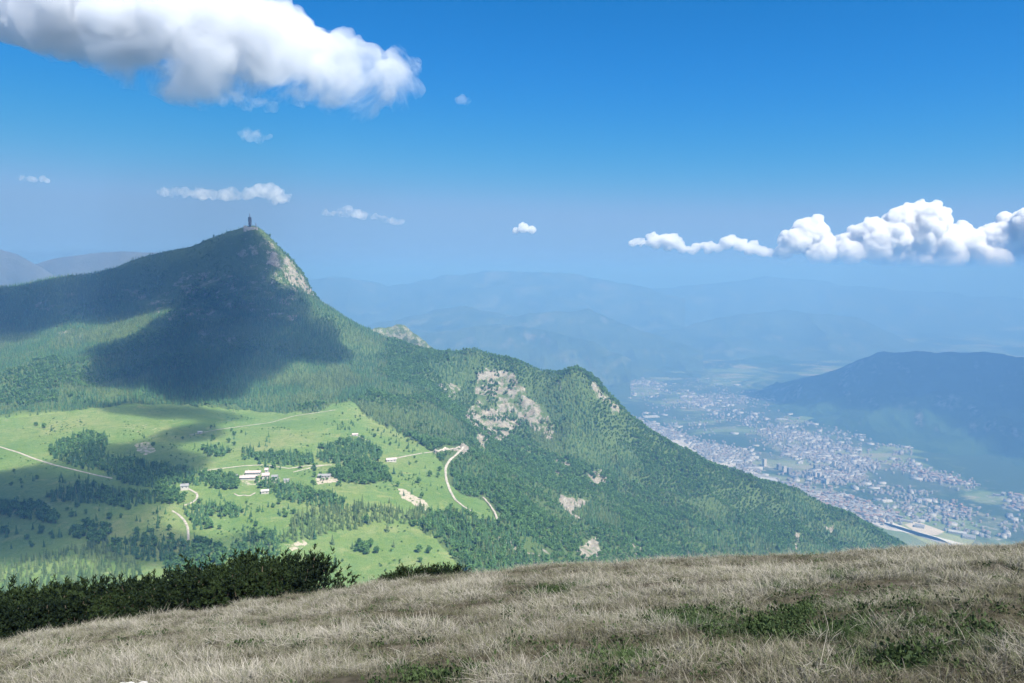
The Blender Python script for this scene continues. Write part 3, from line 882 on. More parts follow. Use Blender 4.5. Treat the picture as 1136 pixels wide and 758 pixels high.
def joined(name, crown, cmat, trunk):
    bm = bmesh.new()
    bm.from_mesh(crown)
    for f in bm.faces: f.material_index = 0
    nf = len(bm.faces)
    bm.from_mesh(trunk)
    bm.faces.ensure_lookup_table()
    for f in bm.faces[nf:]: f.material_index = 1
    me = bm_mesh(bm, name)
    me.materials.append(cmat); me.materials.append(M_bark)
    return me

def source(kind, n, seed):
    """a library collection of small trees for the woods that read as one mass (not linked to the scene)"""
    c = bpy.data.collections.new(kind + '_library')
    for i in range(n):
        rng = np.random.default_rng(seed + i)
        if kind == 'spruce':
            h = rng.uniform(8.5, 11.5)
            me = joined(kind, conifer_crown(h, h * rng.uniform(0.19, 0.25), 6, 6, seed + i), M_conifer, trunk_mesh(h * .5, .22, i))
        elif kind == 'larch':
            h = rng.uniform(8, 11)
            me = joined(kind, conifer_crown(h, h * rng.uniform(0.2, 0.26), 6, 6, seed + i), M_larch, trunk_mesh(h * .5, .22, i))
        elif kind == 'beech':
            h = rng.uniform(7, 10)
            me = joined(kind, round_crown(h, h * rng.uniform(0.36, 0.46), 9, 12, h * 0.13, seed + i, 0.12), M_beech, trunk_mesh(h * .5, .25, i))
        else:
            h = rng.uniform(2.2, 3.4)
            me = joined(kind, round_crown(h, h * rng.uniform(0.7, 0.95), 7, 12, h * 0.2, seed + i, 0.0), M_conifer if i % 2 else M_beech, trunk_mesh(h * .4, .12, i))
        c.objects.link(bpy.data.objects.new(kind, me))
    return c

LIB = {k: source(k, 5, 100 * i + 3) for i, k in enumerate(('spruce', 'larch', 'beech', 'shrub'))}

mixed = bpy.data.collections.new('mixed_library')
for k_, n_ in (('spruce', 5), ('beech', 3), ('larch', 1)):
    for o_ in list(LIB[k_].objects)[:n_]: mixed.objects.link(o_)
LIB['mixed'] = mixed

def scatter_group(coll):
    g = bpy.data.node_groups.new('scatter', 'GeometryNodeTree')
    g.interface.new_socket('Geometry', in_out='INPUT', socket_type='NodeSocketGeometry')
    g.interface.new_socket('Geometry', in_out='OUTPUT', socket_type='NodeSocketGeometry')
    gi, go = g.nodes.new('NodeGroupInput'), g.nodes.new('NodeGroupOutput')
    ci = g.nodes.new('GeometryNodeCollectionInfo')
    ci.inputs['Collection'].default_value = coll
    ci.inputs['Separate Children'].default_value = True
    ci.inputs['Reset Children'].default_value = True
    ip = g.nodes.new('GeometryNodeInstanceOnPoints')
    ip.inputs['Pick Instance'].default_value = True
    def nattr(name, typ):
        n = g.nodes.new('GeometryNodeInputNamedAttribute')
        n.data_type = typ
        n.inputs['Name'].default_value = name
        return [o for o in n.outputs if o.enabled][0]
    g.links.new(gi.outputs[0], ip.inputs['Points'])
    g.links.new(ci.outputs[0], ip.inputs['Instance'])
    g.links.new(nattr('variant', 'INT'), ip.inputs['Instance Index'])
    g.links.new(nattr('turn', 'FLOAT_VECTOR'), ip.inputs['Rotation'])
    g.links.new(nattr('size', 'FLOAT_VECTOR'), ip.inputs['Scale'])
    g.links.new(ip.outputs[0], go.inputs[0])
    return g

GROUPS = {}
def scatter(name, pts, coll, label, scale=(0.75, 1.25), tilt=0.06, sizes=None, turns=None, extra=None):
    n = len(pts)
    me = bpy.data.meshes.new(name)
    me.vertices.add(n)
    me.vertices.foreach_set('co', np.asarray(pts, np.float32).ravel())
    a = me.attributes.new('variant', 'INT', 'POINT'); a.data.foreach_set('value', RNG.integers(0, len(coll.objects), n).astype(np.int32))
    if turns is None:
        turns = np.stack([RNG.normal(size=n) * tilt, RNG.normal(size=n) * tilt, RNG.uniform(0, 6.283, n)], -1)
    a = me.attributes.new('turn', 'FLOAT_VECTOR', 'POINT'); a.data.foreach_set('vector', turns.astype(np.float32).ravel())
    if sizes is None: sizes = RNG.uniform(scale[0], scale[1], n)
    s3 = np.stack([sizes * RNG.uniform(0.9, 1.1, n), sizes * RNG.uniform(0.9, 1.1, n), sizes * RNG.uniform(0.85, 1.15, n)], -1) if np.ndim(sizes) == 1 else sizes
    a = me.attributes.new('size', 'FLOAT_VECTOR', 'POINT'); a.data.foreach_set('vector', s3.astype(np.float32).ravel())
    for k, v in (extra or {}).items(): set_attr(me, k, v)
    o = link(name, me)
    key = coll.name
    if key not in GROUPS: GROUPS[key] = scatter_group(coll)
    md = o.modifiers.new('scatter', 'NODES'); md.node_group = GROUPS[key]
    return tag(o, label, kind='stuff')

def jitter_grid(x0, x1, y0, y1, step, rng):
    nx, ny = int((x1 - x0) / step), int((y1 - y0) / step)
    gx, gy = np.meshgrid(np.arange(nx), np.arange(ny))
    x = x0 + (gx + rng.uniform(0, 1, gx.shape)) * step
    y = y0 + (gy + rng.uniform(0, 1, gy.shape)) * step
    return x.ravel(), y.ravel()

# --- the great forest on the mountain, thinning to scrub towards the summit
frng = np.random.default_rng(77)
x, y = jitter_grid(-2150, 1500, 640, 2620, 6.3, frng)
k = np.abs(np.arctan2(x, y)) < math.radians(37.5)
x, y = x[k], y[k]
z = ground_z(x, y)
px, py, _ = project(x, y, z)
vis = (z / np.hypot(x, y)) > sample(_run, x, y) - 0.013
md_, rk_, gv_ = sample(meadow_m.astype(float), x, y), sample(rock_m, x, y), sample(gravel_m, x, y)
patch = fbm(x / 90, y / 90, 4, 71)
fine_ = fbm(x / 26, y / 26, 3, 72)
up = smooth(-120, 90, z) * (px < 420)
scree = np.maximum(rk_ * 1.1, 0)
keep = vis & (md_ < 0.5) & (gv_ < 0.3) & (py < 660)
keep &= ~((scree > 0.1) & (fine_ + frng.normal(size=len(x)) * 0.15 < scree * 0.95 - 0.55))
keep &= frng.uniform(0, 1, len(x)) < np.clip(1.02 - 0.45 * up + patch * 0.5, 0.2, 1)
ROADCLEAR = []      # filled with the tracks' centre lines below
TRACKS = [  # photograph traces of the gravel roads and paths: points, width in metres
    ([(-40, 484), (0, 496), (20, 502), (38, 509), (60, 516), (85, 522), (110, 528), (125, 531)], 3.6),
    ([(204, 540), (212, 544), (219, 548), (219, 553), (213, 558), (204, 561)], 2.9),
    ([(191, 567), (198, 571), (204, 577), (208, 584), (209, 592), (209, 601)], 2.9),
    ([(222, 523), (245, 520), (270, 517), (292, 516)], 3.2),
    ([(296, 516), (320, 520), (340, 517), (368, 516)], 2.9),
    ([(325, 524), (345, 519), (362, 516)], 2.9),
    ([(433, 513), (438, 509), (452, 506), (468, 503)], 4.0),
    ([(515, 496), (508, 503), (498, 512), (494, 520), (495, 532), (499, 544), (505, 555), (515, 563), (525, 569), (530, 573)], 4.0),
    ([(536, 552), (543, 560), (549, 569), (552, 578)], 3.6),
    ([(210, 483), (240, 477), (270, 473), (300, 469), (325, 462), (352, 458)], 2.2),
    ([(352, 458), (372, 455)], 2.2), ([(260, 548), (266, 551), (270, 549), (276, 551), (283, 547)], 2.5), ([(388, 484), (394, 482), (400, 486), (410, 490)], 2.2),
    ([(470, 503), (490, 500), (510, 497)], 3.2),
]
tw = []
for line, wd in TRACKS:
    l = np.array(line, float)
    s = np.concatenate([[0], np.cumsum(np.hypot(*np.diff(l, axis=0).T))])
    q = np.linspace(0, s[-1], max(8, int(s[-1] / 1.2)))
    sx, sy = np.interp(q, s, l[:, 0]), np.interp(q, s, l[:, 1])
    ker = np.ones(5) / 5
    if len(q) > 12:
        sx[2:-2] = np.convolve(sx, ker, 'valid'); sy[2:-2] = np.convolve(sy, ker, 'valid')
    w = hit(sx, sy)
    w = w[~np.isnan(w[:, 0])]
    tw.append((w, wd))
allp = np.concatenate([w for w, _ in tw])[:, :2]
def near_track(x, y, d=9.0):
    out = np.zeros(len(x), bool)
    for s in range(0, len(allp), 60):
        b = allp[s:s + 60]
        c = b.mean(0); R = np.hypot(*(b - c).T).max() + d
        m = np.hypot(x - c[0], y - c[1]) < R
        if m.any():
            dd = np.min((x[m, None] - b[None, :, 0]) ** 2 + (y[m, None] - b[None, :, 1]) ** 2, 1)
            out[m] |= dd < d * d
    return out
keep &= ~near_track(x, y)
x, y, z, patch, up, px, py, fine_ = (a[keep] for a in (x, y, z, patch, up, px, py, fine_))
beech = (fbm(x / 140, y / 140, 3, 75) + 0.25 * smooth(480, 620, px) + 0.12 * smooth(450, 600, py) - 0.35 * (px < 430) + frng.normal(size=len(x)) * 0.12) > 0.02
larch = ~beech & (fbm(x / 110, y / 110, 3, 79) + 0.35 * smooth(540, 600, py) * (px < 560) + frng.normal(size=len(x)) * 0.15 > 0.16)
scrub = frng.uniform(0, 1, len(x)) < up * 0.85
pts = np.stack([x, y, z], -1)
size = np.clip(0.9 + patch * 0.5 + frng.normal(size=len(x)) * 0.15, 0.55, 1.5)
TRACK_MAT = plain('track_gravel', (0.31, 0.29, 0.25), 0.95, 0.35, 0.2)
for nm, m, kk, lab in (('forest', ~beech & ~larch & ~scrub, 'spruce', 'dark spruce forest covering the mountain'), ('forest', beech & ~scrub, 'beech', 'fresh green beech forest on the steep flank'),
                       ('forest', larch & ~scrub, 'larch', 'pale larches mixed into the mountain forest'), ('undergrowth', scrub, 'shrub', 'low scrub on the high slopes below the summit')):
    scatter(nm, pts[m], LIB[kk], lab, sizes=size[m] * (1.0 if kk != 'shrub' else 1.15))

# --- tracks laid on the land
for w, wd in tw:
    if len(w) < 3: continue
    d = np.gradient(w[:, :2], axis=0)
    d /= np.maximum(np.linalg.norm(d, axis=1), 1e-6)[:, None]
    nrm = np.stack([-d[:, 1], d[:, 0]], -1)
    rows = []
    for s in (-1, -0.4, 0.4, 1):
        q = w[:, :2] + nrm * s * wd * 0.5 * (1 + 0.12 * fbm(w[:, 0] / 9 + s, w[:, 1] / 9, 2, 5))[:, None]
        zz = np.maximum.reduce([ground_z(q[:, 0] + a, q[:, 1] + b) for a, b in ((0, 0), (2, 0), (-2, 0), (0, 2), (0, -2))]) + (0.5 if abs(s) < 1 else 0.15)
        rows.append(np.column_stack([q, zz]))
    V = np.stack(rows, 1).reshape(-1, 3)
    tag(link('track', mesh_np('track', V, grid_quads(len(w), 4)), TRACK_MAT), 'pale gravel track on the mountain pasture', kind='structure')

# --- the copses that stand on the meadows as dark masses
COPSES = [
    ('spruce', [(52, 500), (62, 491), (80, 484), (100, 480), (121, 484), (119, 498), (114, 520), (100, 523), (75, 516), (58, 508)]),
    ('spruce', [(110, 520), (122, 508), (150, 510), (175, 517), (200, 521), (226, 526), (229, 537), (205, 541), (170, 540), (140, 537), (120, 528)]),
    ('spruce', [(52, 554), (58, 546), (100, 538), (122, 545), (170, 548), (176, 559), (130, 562), (92, 559), (60, 559)]),
    ('beech', [(-60, 566), (0, 558), (45, 562), (62, 570), (62, 582), (34, 577), (0, 572), (-60, 584)]),
    ('beech', [(75, 590), (95, 580), (122, 584), (120, 597), (106, 604), (82, 598)]),
    ('spruce', [(118, 605), (160, 596), (200, 598), (232, 600), (226, 613), (190, 626), (150, 620), (122, 614)]),
    ('larch', [(-100, 640), (0, 628), (50, 614), (100, 604), (125, 612), (150, 625), (162, 640), (130, 660), (-100, 690)]),
    ('beech', [(170, 540), (200, 545), (210, 556), (200, 562), (175, 558)]),
    ('spruce', [(202, 558), (225, 559), (265, 565), (276, 571), (258, 576), (234, 574), (236, 588), (212, 590), (205, 572)]),
    ('spruce', [(284, 506), (300, 502), (330, 503), (346, 504), (350, 520), (325, 521), (290, 520)]),
    ('spruce', [(350, 502), (368, 491), (400, 488), (424, 499), (420, 512), (380, 515), (352, 512)]),
    ('beech', [(362, 528), (380, 518), (402, 512), (428, 520), (434, 534), (412, 539), (385, 536)]),
    ('spruce', [(282, 536), (300, 533), (330, 540), (380, 553), (386, 565), (350, 564), (318, 557), (298, 548)]),
    ('larch', [(322, 574), (345, 565), (380, 562), (400, 558), (440, 566), (470, 564), (480, 572), (462, 582), (430, 582), (412, 582), (380, 590), (342, 598), (312, 604), (318, 588)]),
    ('spruce', [(470, 568), (500, 566), (530, 572), (556, 584), (580, 600), (590, 640), (535, 660), (517, 622), (500, 606), (481, 592), (455, 582)]),
    ('spruce', [(256, 603), (280, 594), (304, 588), (314, 600), (310, 620), (270, 630), (250, 615)]),
    ('beech', [(-100, 430), (0, 427), (28, 426), (64, 438), (60, 446), (30, 450), (-100, 455)]),
    ('beech', [(200, 608), (240, 604), (256, 612), (250, 630), (190, 640), (175, 630)]),
    ('beech', [(226, 523), (240, 526), (262, 528), (268, 540), (240, 545), (228, 540)]),
    ('spruce', [(228, 500), (240, 497), (256, 500), (254, 507), (232, 509)]), ('spruce', [(268, 500), (282, 499), (284, 510), (270, 512)]),
]
cx, cyy = jitter_grid(-1250, 200, 640, 1620, 5.6, frng)
cz = ground_z(cx, cyy)
cpx, cpy, _ = project(cx, cyy, cz)
wob = fbm(cx / 25, cyy / 25, 3, 88)
free = ~near_track(cx, cyy, 7.0)
tot = np.zeros(len(cx), bool)
for i, (kk, poly) in enumerate(COPSES):
    m = in_poly(cpx + wob * 5, cpy + wob * 3, poly) & ~tot & free & (frng.uniform(0, 1, len(cx)) < (0.85 if kk == 'larch' and i < 8 else 0.5 if i == 16 else 0.95))
    tot |= m
    if m.sum() < 3: continue
    u = frng.uniform(0, 1, len(cx))
    lab = {'spruce': 'dense dark copse of spruces on the mountain pasture', 'beech': 'grove of rounded green trees on the mountain pasture', 'larch': 'stand of pale thin larches on the mountain pasture'}[kk]
    scatter('woods', np.stack([cx, cyy, cz], -1)[m], LIB['mixed' if kk == 'spruce' else kk], lab, (0.65, 1.3) if kk == 'spruce' else (0.65, 1.3))
COPSE_XY = np.stack([cx, cyy], -1)[tot]

bx, by = jitter_grid(-1250, 200, 640, 1620, 9.0, frng)
bz = ground_z(bx, by)
bm_ = sample(meadow_m.astype(float), bx, by) > 0.5
bn = fbm(bx / 45, by / 45, 4, 91, 0.6)
bm_ &= (bn + frng.normal(size=len(bx)) * 0.14 > 0.34) & ~near_track(bx, by, 5.0)
scatter('undergrowth', np.stack([bx, by, bz], -1)[bm_], LIB['shrub'], 'low bushes dotted in drifts over the pastures', (0.3, 0.95))

# --- single trees one can tell apart
def proto_tree(kind, seed):
    rng = np.random.default_rng(seed)
    if kind == 'spruce_tree':
        h = 11.5; cr = conifer_crown(h, 2.6, 9, 8, seed); mt = M_conifer; tk = trunk_mesh(h * .8, .26, seed, 0)
    elif kind == 'larch_tree':
        h = 10.5; cr = conifer_crown(h, 2.5, 8, 7, seed); mt = M_larch; tk = trunk_mesh(h * .8, .24, seed, 0)
    else:
        h = 9.5; cr = round_crown(h, 4.1, 16, 26, 0.78, seed, 0.14); mt = M_beech; tk = trunk_mesh(h * .75, .3, seed, 5, 2.4)
    cr.materials.append(mt); tk.materials.append(M_bark)
    return cr, tk
PROTO = {k: [proto_tree(k, 300 + 10 * i + j) for j in range(3)] for i, k in enumerate(('spruce_tree', 'larch_tree', 'beech_tree'))}

def plant_tree(kind, loc, s, label, group, rng):
    cr, tk = PROTO[kind][int(rng.integers(0, 3))]
    root = empty(kind, tuple(loc), rng.uniform(0, 6.28))
    root.scale = (s * rng.uniform(.9, 1.15), s * rng.uniform(.9, 1.15), s)
    tag(root, label, 'tree', group)
    for nm, me_ in (('crown', cr), ('trunk', tk)):
        o = bpy.data.objects.new(nm, me_)
        COL.objects.link(o)
        o.parent = root

trng = np.random.default_rng(4)
SINGLE = [  # hand placed: photograph foot, kind, scale, own label
    (404, 612, 'beech_tree', 1.35, 'largest round tree of the clump in the middle of the lower bright clearing'),
    (399, 607, 'beech_tree', 1.1, 'round tree on the left of the clump in the lower bright clearing'),
    (411, 608, 'beech_tree', 1.15, 'round tree at the back of the clump in the lower bright clearing'),
    (418, 614, 'beech_tree', 0.9, 'small round tree right of the clump in the lower bright clearing'),
    (407, 615, 'beech_tree', 0.8, 'low round tree in front of the clump in the lower bright clearing'),
    (395, 612, 'beech_tree', 0.6, 'small bush-like tree at the left foot of the clump in the clearing'),
    (405, 581, 'beech_tree', 1.25, 'round crowned tree alone at the upper edge of the lower clearing'),
    (430, 590, 'larch_tree', 1.35, 'tall pale tree standing at the top of the lower clearing'),
    (369, 604, 'larch_tree', 1.2, 'tall slim tree on the left part of the lower clearing'),
    (372, 630, 'larch_tree', 1.5, 'tall pale tree just behind the dwarf pine thicket'),
    (391, 609, 'larch_tree', 0.8, 'small slim tree left of the round clump in the clearing'),
    (437, 607, 'larch_tree', 0.9, 'slim tree right of the round clump in the clearing'),
    (434, 612, 'beech_tree', 0.4, 'little bush below the slim tree in the clearing'),
    (465, 613, 'beech_tree', 1.0, 'left tree of the round pair on the right of the lower clearing'),
    (476, 614, 'beech_tree', 0.95, 'right tree of the round pair on the right of the lower clearing'),
    (466, 624, 'beech_tree', 0.7, 'pale small tree below the round pair in the lower clearing'),
    (380, 623, 'beech_tree', 0.35, 'tiny bush near the tall pale tree behind the thicket'),
    (486, 612, 'beech_tree', 0.25, 'tiny bush near the right edge of the lower clearing'),
    (349, 598, 'spruce_tree', 1.2, 'dark spruce at the left corner of the lower clearing'),
    (464, 536, 'beech_tree', 1.0, 'round tree alone on the pasture above the gravel pit'),
    (477, 529, 'beech_tree', 0.9, 'left round tree beside the pale winding track'),
    (486, 530, 'beech_tree', 0.95, 'right round tree beside the pale winding track'),
    (488, 523, 'beech_tree', 0.9, 'upper round tree close to the pale winding track'),
    (446, 528, 'spruce_tree', 0.8, 'small spruce in the middle of the pasture below the short track'),
    (437, 526, 'spruce_tree', 1.1, 'spruce at the end of the short pale track'),
    (434, 535, 'spruce_tree', 1.0, 'spruce at the corner of the grove below the short track'),
    (441, 540, 'beech_tree', 0.9, 'round tree left of the gravel pit'),
    (457, 548, 'spruce_tree', 0.8, 'spruce standing at the rim of the gravel pit'),
    (468, 553, 'beech_tree', 0.9, 'round tree standing inside the gravel pit'),
    (448, 550, 'spruce_tree', 0.7, 'small spruce standing inside the gravel pit'),
    (432, 558, 'larch_tree', 0.8, 'slim tree below the gravel pit'),
    (49, 475, 'beech_tree', 1.0, 'round tree alone on the wide bright pasture on the left'),
    (57, 478, 'spruce_tree', 0.8, 'dark spruce on the wide bright pasture on the left'),
    (40, 473, 'beech_tree', 0.9, 'pale tree beside the round one on the wide bright pasture'),
    (160, 486, 'spruce_tree', 0.7, 'single dark spruce on the middle pasture near pale stones'),
    (170, 495, 'beech_tree', 0.8, 'round tree beside the bare patch on the middle pasture'),
    (152, 593, 'beech_tree', 1.0, 'dark round tree on the shaded lower pasture'),
    (175, 586, 'spruce_tree', 0.9, 'dark spruce on the shaded lower pasture'),
    (288, 515, 'spruce_tree', 1.1, 'spruce above the long low building on the pasture'),
    (103, 448, 'spruce_tree', 1.2, 'tall dark spruce below the forest edge on the left'),
    (98, 446, 'beech_tree', 0.8, 'small round tree next to the tall spruce below the forest edge'),
]
locs = hit([s[0] for s in SINGLE], [s[1] for s in SINGLE])
for (a, b, kk, s, lab), l in zip(SINGLE, locs):
    if not np.isnan(l[0]): plant_tree(kk, l, s * 1.1, lab, 'trees standing alone on the meadows', trng)
ZONES = [  # scattered trees: polygon, number, kinds, group, label
    ([(375, 470), (392, 466), (394, 477), (372, 478)], 22, ('spruce_tree',), 'small spruces in a loose patch on the upper bright pasture', 0.62),
    ([(402, 478), (420, 474), (455, 488), (470, 500), (455, 504), (425, 494)], 46, ('spruce_tree', 'beech_tree'), 'small trees scattered below the forest edge right of the upper pasture', 0.62),
    ([(435, 512), (475, 506), (492, 520), (490, 545), (470, 545), (440, 532)], 18, ('beech_tree', 'spruce_tree'), 'small trees scattered on the pasture beside the winding track', 0.55),
    ([(235, 470), (300, 485), (300, 500), (225, 492)], 22, ('spruce_tree', 'beech_tree'), 'trees scattered above the long low building', 0.75),
    ([(0, 520), (50, 530), (50, 545), (0, 548)], 8, ('spruce_tree', 'beech_tree'), 'trees scattered on the shaded pasture below the left track', 0.7),
    ([(60, 520), (120, 532), (100, 540), (60, 535)], 8, ('spruce_tree',), 'spruces scattered along the left gravel track', 0.75),
    ([(70, 562), (180, 564), (200, 580), (180, 595), (80, 580)], 26, ('spruce_tree', 'beech_tree'), 'trees scattered on the shaded middle pasture', 0.75),
    ([(0, 585), (70, 585), (75, 605), (0, 615)], 18, ('beech_tree', 'spruce_tree'), 'dark trees scattered on the lower left pasture', 0.9),
    ([(235, 545), (330, 555), (325, 572), (280, 590), (235, 590)], 30, ('beech_tree', 'spruce_tree'), 'trees scattered on the pasture below the long low building', 0.7),
    ([(350, 468), (395, 455), (410, 475), (380, 490), (350, 486)], 10, ('beech_tree',), 'little trees dotted over the upper bright pasture', 0.45),
    ([(60, 432), (110, 440), (95, 452), (60, 448)], 14, ('spruce_tree', 'beech_tree'), 'trees along the forest edge on the far left', 0.8),
    ([(120, 478), (220, 470), (215, 505), (130, 505)], 10, ('beech_tree', 'spruce_tree'), 'trees dotted over the shaded middle pasture', 0.5),
    ([(340, 520), (372, 523), (380, 540), (345, 540)], 14, ('beech_tree',), 'round trees round the pale yard of the pasture', 0.7),
    ([(100, 600), (130, 600), (130, 625), (90, 625)], 10, ('larch_tree',), 'larches at the edge of the pale lower stand', 0.9),
]
for poly, n, kinds, lab, sc in ZONES:
    xs = [p[0] for p in poly]; ys = [p[1] for p in poly]
    got = 0; tries = 0
    while got < n and tries < n * 20:
        tries += 1
        a, b = trng.uniform(min(xs), max(xs)), trng.uniform(min(ys), max(ys))
        if not in_poly(np.array([a]), np.array([b]), poly)[0]: continue
        l = hit([a], [b])[0]
        if np.isnan(l[0]) or near_track(np.array([l[0]]), np.array([l[1]]), 5)[0]: continue
        if len(COPSE_XY) and np.min(((COPSE_XY - l[:2]) ** 2).sum(1)) < 16: continue
        plant_tree(kinds[int(trng.integers(0, len(kinds)))], l, sc * trng.uniform(0.65, 1.35), lab, lab, trng)
        got += 1

# ------------------------------------------------------------------ the grassy slope underfoot
def slope_z(x, y):
    x, y = np.asarray(x, float), np.asarray(y, float)
    z = -1.72 - 0.362 * y + 0.094 * x - 0.0019 * x * x
    z = z - 0.022 * np.maximum(0, y - 28.5) ** 2 - 0.02 * np.maximum(0, np.abs(x) - 60) ** 2 - 0.03 * np.maximum(0, -12 - y) ** 2
    z = z + fbm(x / 3.2 + y / 9, y / 2.2, 3, 101) * 0.17 + fbm(x / 9, y / 7, 2, 102) * 0.22 + fbm(x / 0.9, y / 0.8, 2, 103) * 0.05
    return z

gx = np.linspace(-75, 75, 500)
gy = np.concatenate([np.linspace(-30, 4, 40)[:-1], np.linspace(4, 42, 300)[:-1], np.linspace(42, 110, 40)])
HX, HY = np.meshgrid(gx, gy, indexing='ij')
HZ = slope_z(HX, HY)
GREENS = [(432, 706, 26, 12), (790, 690, 70, 26), (860, 700, 60, 24), (940, 700, 60, 30), (1020, 690, 50, 22), (1090, 710, 50, 20), (700, 735, 60, 18), (735, 745, 50, 16), (860, 655, 40, 8), (930, 640, 40, 8), (620, 655, 40, 6), (470, 752, 60, 8), (330, 720, 40, 6),
          (760, 720, 60, 20), (1000, 730, 60, 20), (250, 700, 30, 5), (905, 680, 40, 10)]
def green_at(x, y, z):
    px, py, _ = project(x, y, z)
    g = np.zeros(np.shape(x))
    for a, b, rx, ry in GREENS:
        g = np.maximum(g, np.exp(-((px - a) / rx) ** 2 - ((py - b) / ry) ** 2))
    n = fbm(x / 0.7, y / 0.7, 4, 111, 0.65)
    return np.clip(g * 0.8 + n * 1.5 * (0.25 + g) - 0.15, 0, 1)

def soil_material():
    t = NT('slope_soil')
    pos = t.pos()
    n = t.noise(2.2, 6, 0.7, pos)
    col = t.ramp(n, [(0.3, (0.022, 0.02, 0.014)), (0.5, (0.055, 0.048, 0.034)), (0.7, (0.12, 0.105, 0.08))])
    col = t.mix(t.attr('green'), col, (0.02, 0.032, 0.011))
    return t.surf(col, 0.95, bump=n, bump_s=0.7, dist=0.06, spec=0.05)
me = mesh_np('ground', np.stack([HX, HY, HZ], -1).reshape(-1, 3), grid_quads(len(gx), len(gy))[:, ::-1], smooth_shade=True)
set_attr(me, 'green', green_at(HX, HY, HZ))
tag(link('ground', me, soil_material()), 'rounded brow of the hillside under dry grass', kind='structure')

# --- grass tufts
def grass_mat():
    t = NT('dry_grass')
    g = t.attr('green', 'INSTANCER')
    p = t.attr('pale', 'INSTANCER')
    r = t.node('ShaderNodeObjectInfo').outputs['Random']
    h = t.attr('tip')
    straw = t.mix(p, (0.098, 0.09, 0.065), (0.36, 0.345, 0.31))
    straw = t.mix(t.fac(r, 0, 1, 0, 0.4), straw, (0.22, 0.195, 0.14))
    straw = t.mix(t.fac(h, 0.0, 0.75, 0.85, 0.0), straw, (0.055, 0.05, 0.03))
    straw = t.mix(t.fac(t.attr('blade'), 0.35, 0.5, 0, 0.75), straw, (0.10, 0.115, 0.05))
    grn = t.mix(r, (0.022, 0.048, 0.014), (0.06, 0.10, 0.032))
    col = t.mix(t.fac(t.math('ADD', g, t.math('MULTIPLY', t.attr('blade'), 0.35)), 0.45, 0.75), straw, grn)
    b = t.node('ShaderNodeBsdfPrincipled', {'Roughness': 0.7})
    t.l.new(col, b.inputs['Base Color'])
    b.inputs['Specular IOR Level'].default_value = 0.2
    tr = t.node('ShaderNodeBsdfTranslucent')
    t.l.new(col, tr.inputs['Color'])
    mx = t.node('ShaderNodeMixShader', {0: 0.3})
    t.l.new(b.outputs[0], mx.inputs[1]); t.l.new(tr.outputs[0], mx.inputs[2])
    t.l.new(mx.outputs[0], t.out.inputs['Surface'])
    return t.m
M_grass = grass_mat()

def tuft(seed, blades, rad_, length, lean):
    rng = np.random.default_rng(seed)
    V, Q, tip, bl = [], [], [], []
    for _ in range(blades):
        a = rng.uniform(0, 6.283); r = rad_ * math.sqrt(rng.uniform(0, 1))
        bx, by = math.cos(a) * r, math.sin(a) * r
        L = length * rng.uniform(0.45, 1.2)
        d = np.array([math.cos(a) * 0.5 + rng.normal() * 0.8 - lean, math.sin(a) * 0.5 + rng.normal() * 0.8 - lean * 0.4])
        w = rng.uniform(0.0028, 0.0055)
        wa = rng.uniform(0, 6.283); wx, wy = math.cos(wa) * w, math.sin(wa) * w
        kb = rng.uniform(0.25, 1.05)
        base = len(V)
        c = rng.uniform(-1, 1)
        for k in range(4):
            f = k / 3.0
            z = L * (f - 0.42 * kb * f * f)
            x_, y_ = bx + d[0] * L * kb * f * f, by + d[1] * L * kb * f * f
            s = 1 - 0.85 * f
            V += [(x_ - wx * s, y_ - wy * s, z), (x_ + wx * s, y_ + wy * s, z)]
            tip += [f, f]; bl += [c, c]
        for k in range(3):
            b = base + 2 * k
            Q.append((b, b + 1, b + 3, b + 2))
    me = mesh_np('tuft', V, Q)
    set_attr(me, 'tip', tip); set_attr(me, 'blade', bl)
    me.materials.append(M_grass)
    return me
glib = bpy.data.collections.new('grass_library')
for i in range(7):
    glib.objects.link(bpy.data.objects.new('tuft', tuft(500 + i, 44, 0.12, 0.105 + 0.017 * i, 0.3)))
grng = np.random.default_rng(21)
def ring(y0, y1, step):
    x, y = jitter_grid(-40, 40, y0, y1, step, grng)
    k = np.abs(x) < 0.74 * y + 1.5
    return x[k], y[k]
parts = [ring(4.0, 12, 0.105), ring(12, 18, 0.145), ring(18, 31.5, 0.19)]
x = np.concatenate([a for a, _ in parts]); y = np.concatenate([b for _, b in parts])
zz = slope_z(x, y)
hum = fbm(x / 1.7 + y / 4, y / 0.85, 3, 121) * 1.25
big_ = fbm(x / 6 + y / 10, y / 3.5, 2, 122)
grn = green_at(x, y, zz)
pale = np.clip(0.42 + hum * 1.3 + big_ * 0.6 + grng.normal(size=len(x)) * 0.28, 0, 1)
sz = np.clip(0.75 + hum * 0.9 + big_ * 0.25 + grng.normal(size=len(x)) * 0.2, 0.25, 1.6) * (1 - 0.25 * grn)
keep = grng.uniform(0, 1, len(x)) < np.clip(0.8 + hum * 1.1 - grn * 0.45, 0.12, 1)
x, y, zz, grn, pale, sz = (a[keep] for a in (x, y, zz, grn, pale, sz))
n = len(x)
turn = np.stack([grng.normal(size=n) * 0.14 + 0.2, grng.normal(size=n) * 0.14, grng.normal(size=n) * 0.9 + 0.25 + fbm(x / 3, y / 3, 2, 125) * 2.2], -1)
wide = np.where(y > 18, 1.35, np.where(y > 12, 1.12, 1.0))
o = scatter('grass', np.stack([x, y, zz - 0.02], -1), glib, 'dry bleached grass tufts with greener hollows on the near slope', sizes=np.stack([sz * wide, sz * wide, sz], -1), turns=turn, extra={'green': grn, 'pale': pale})

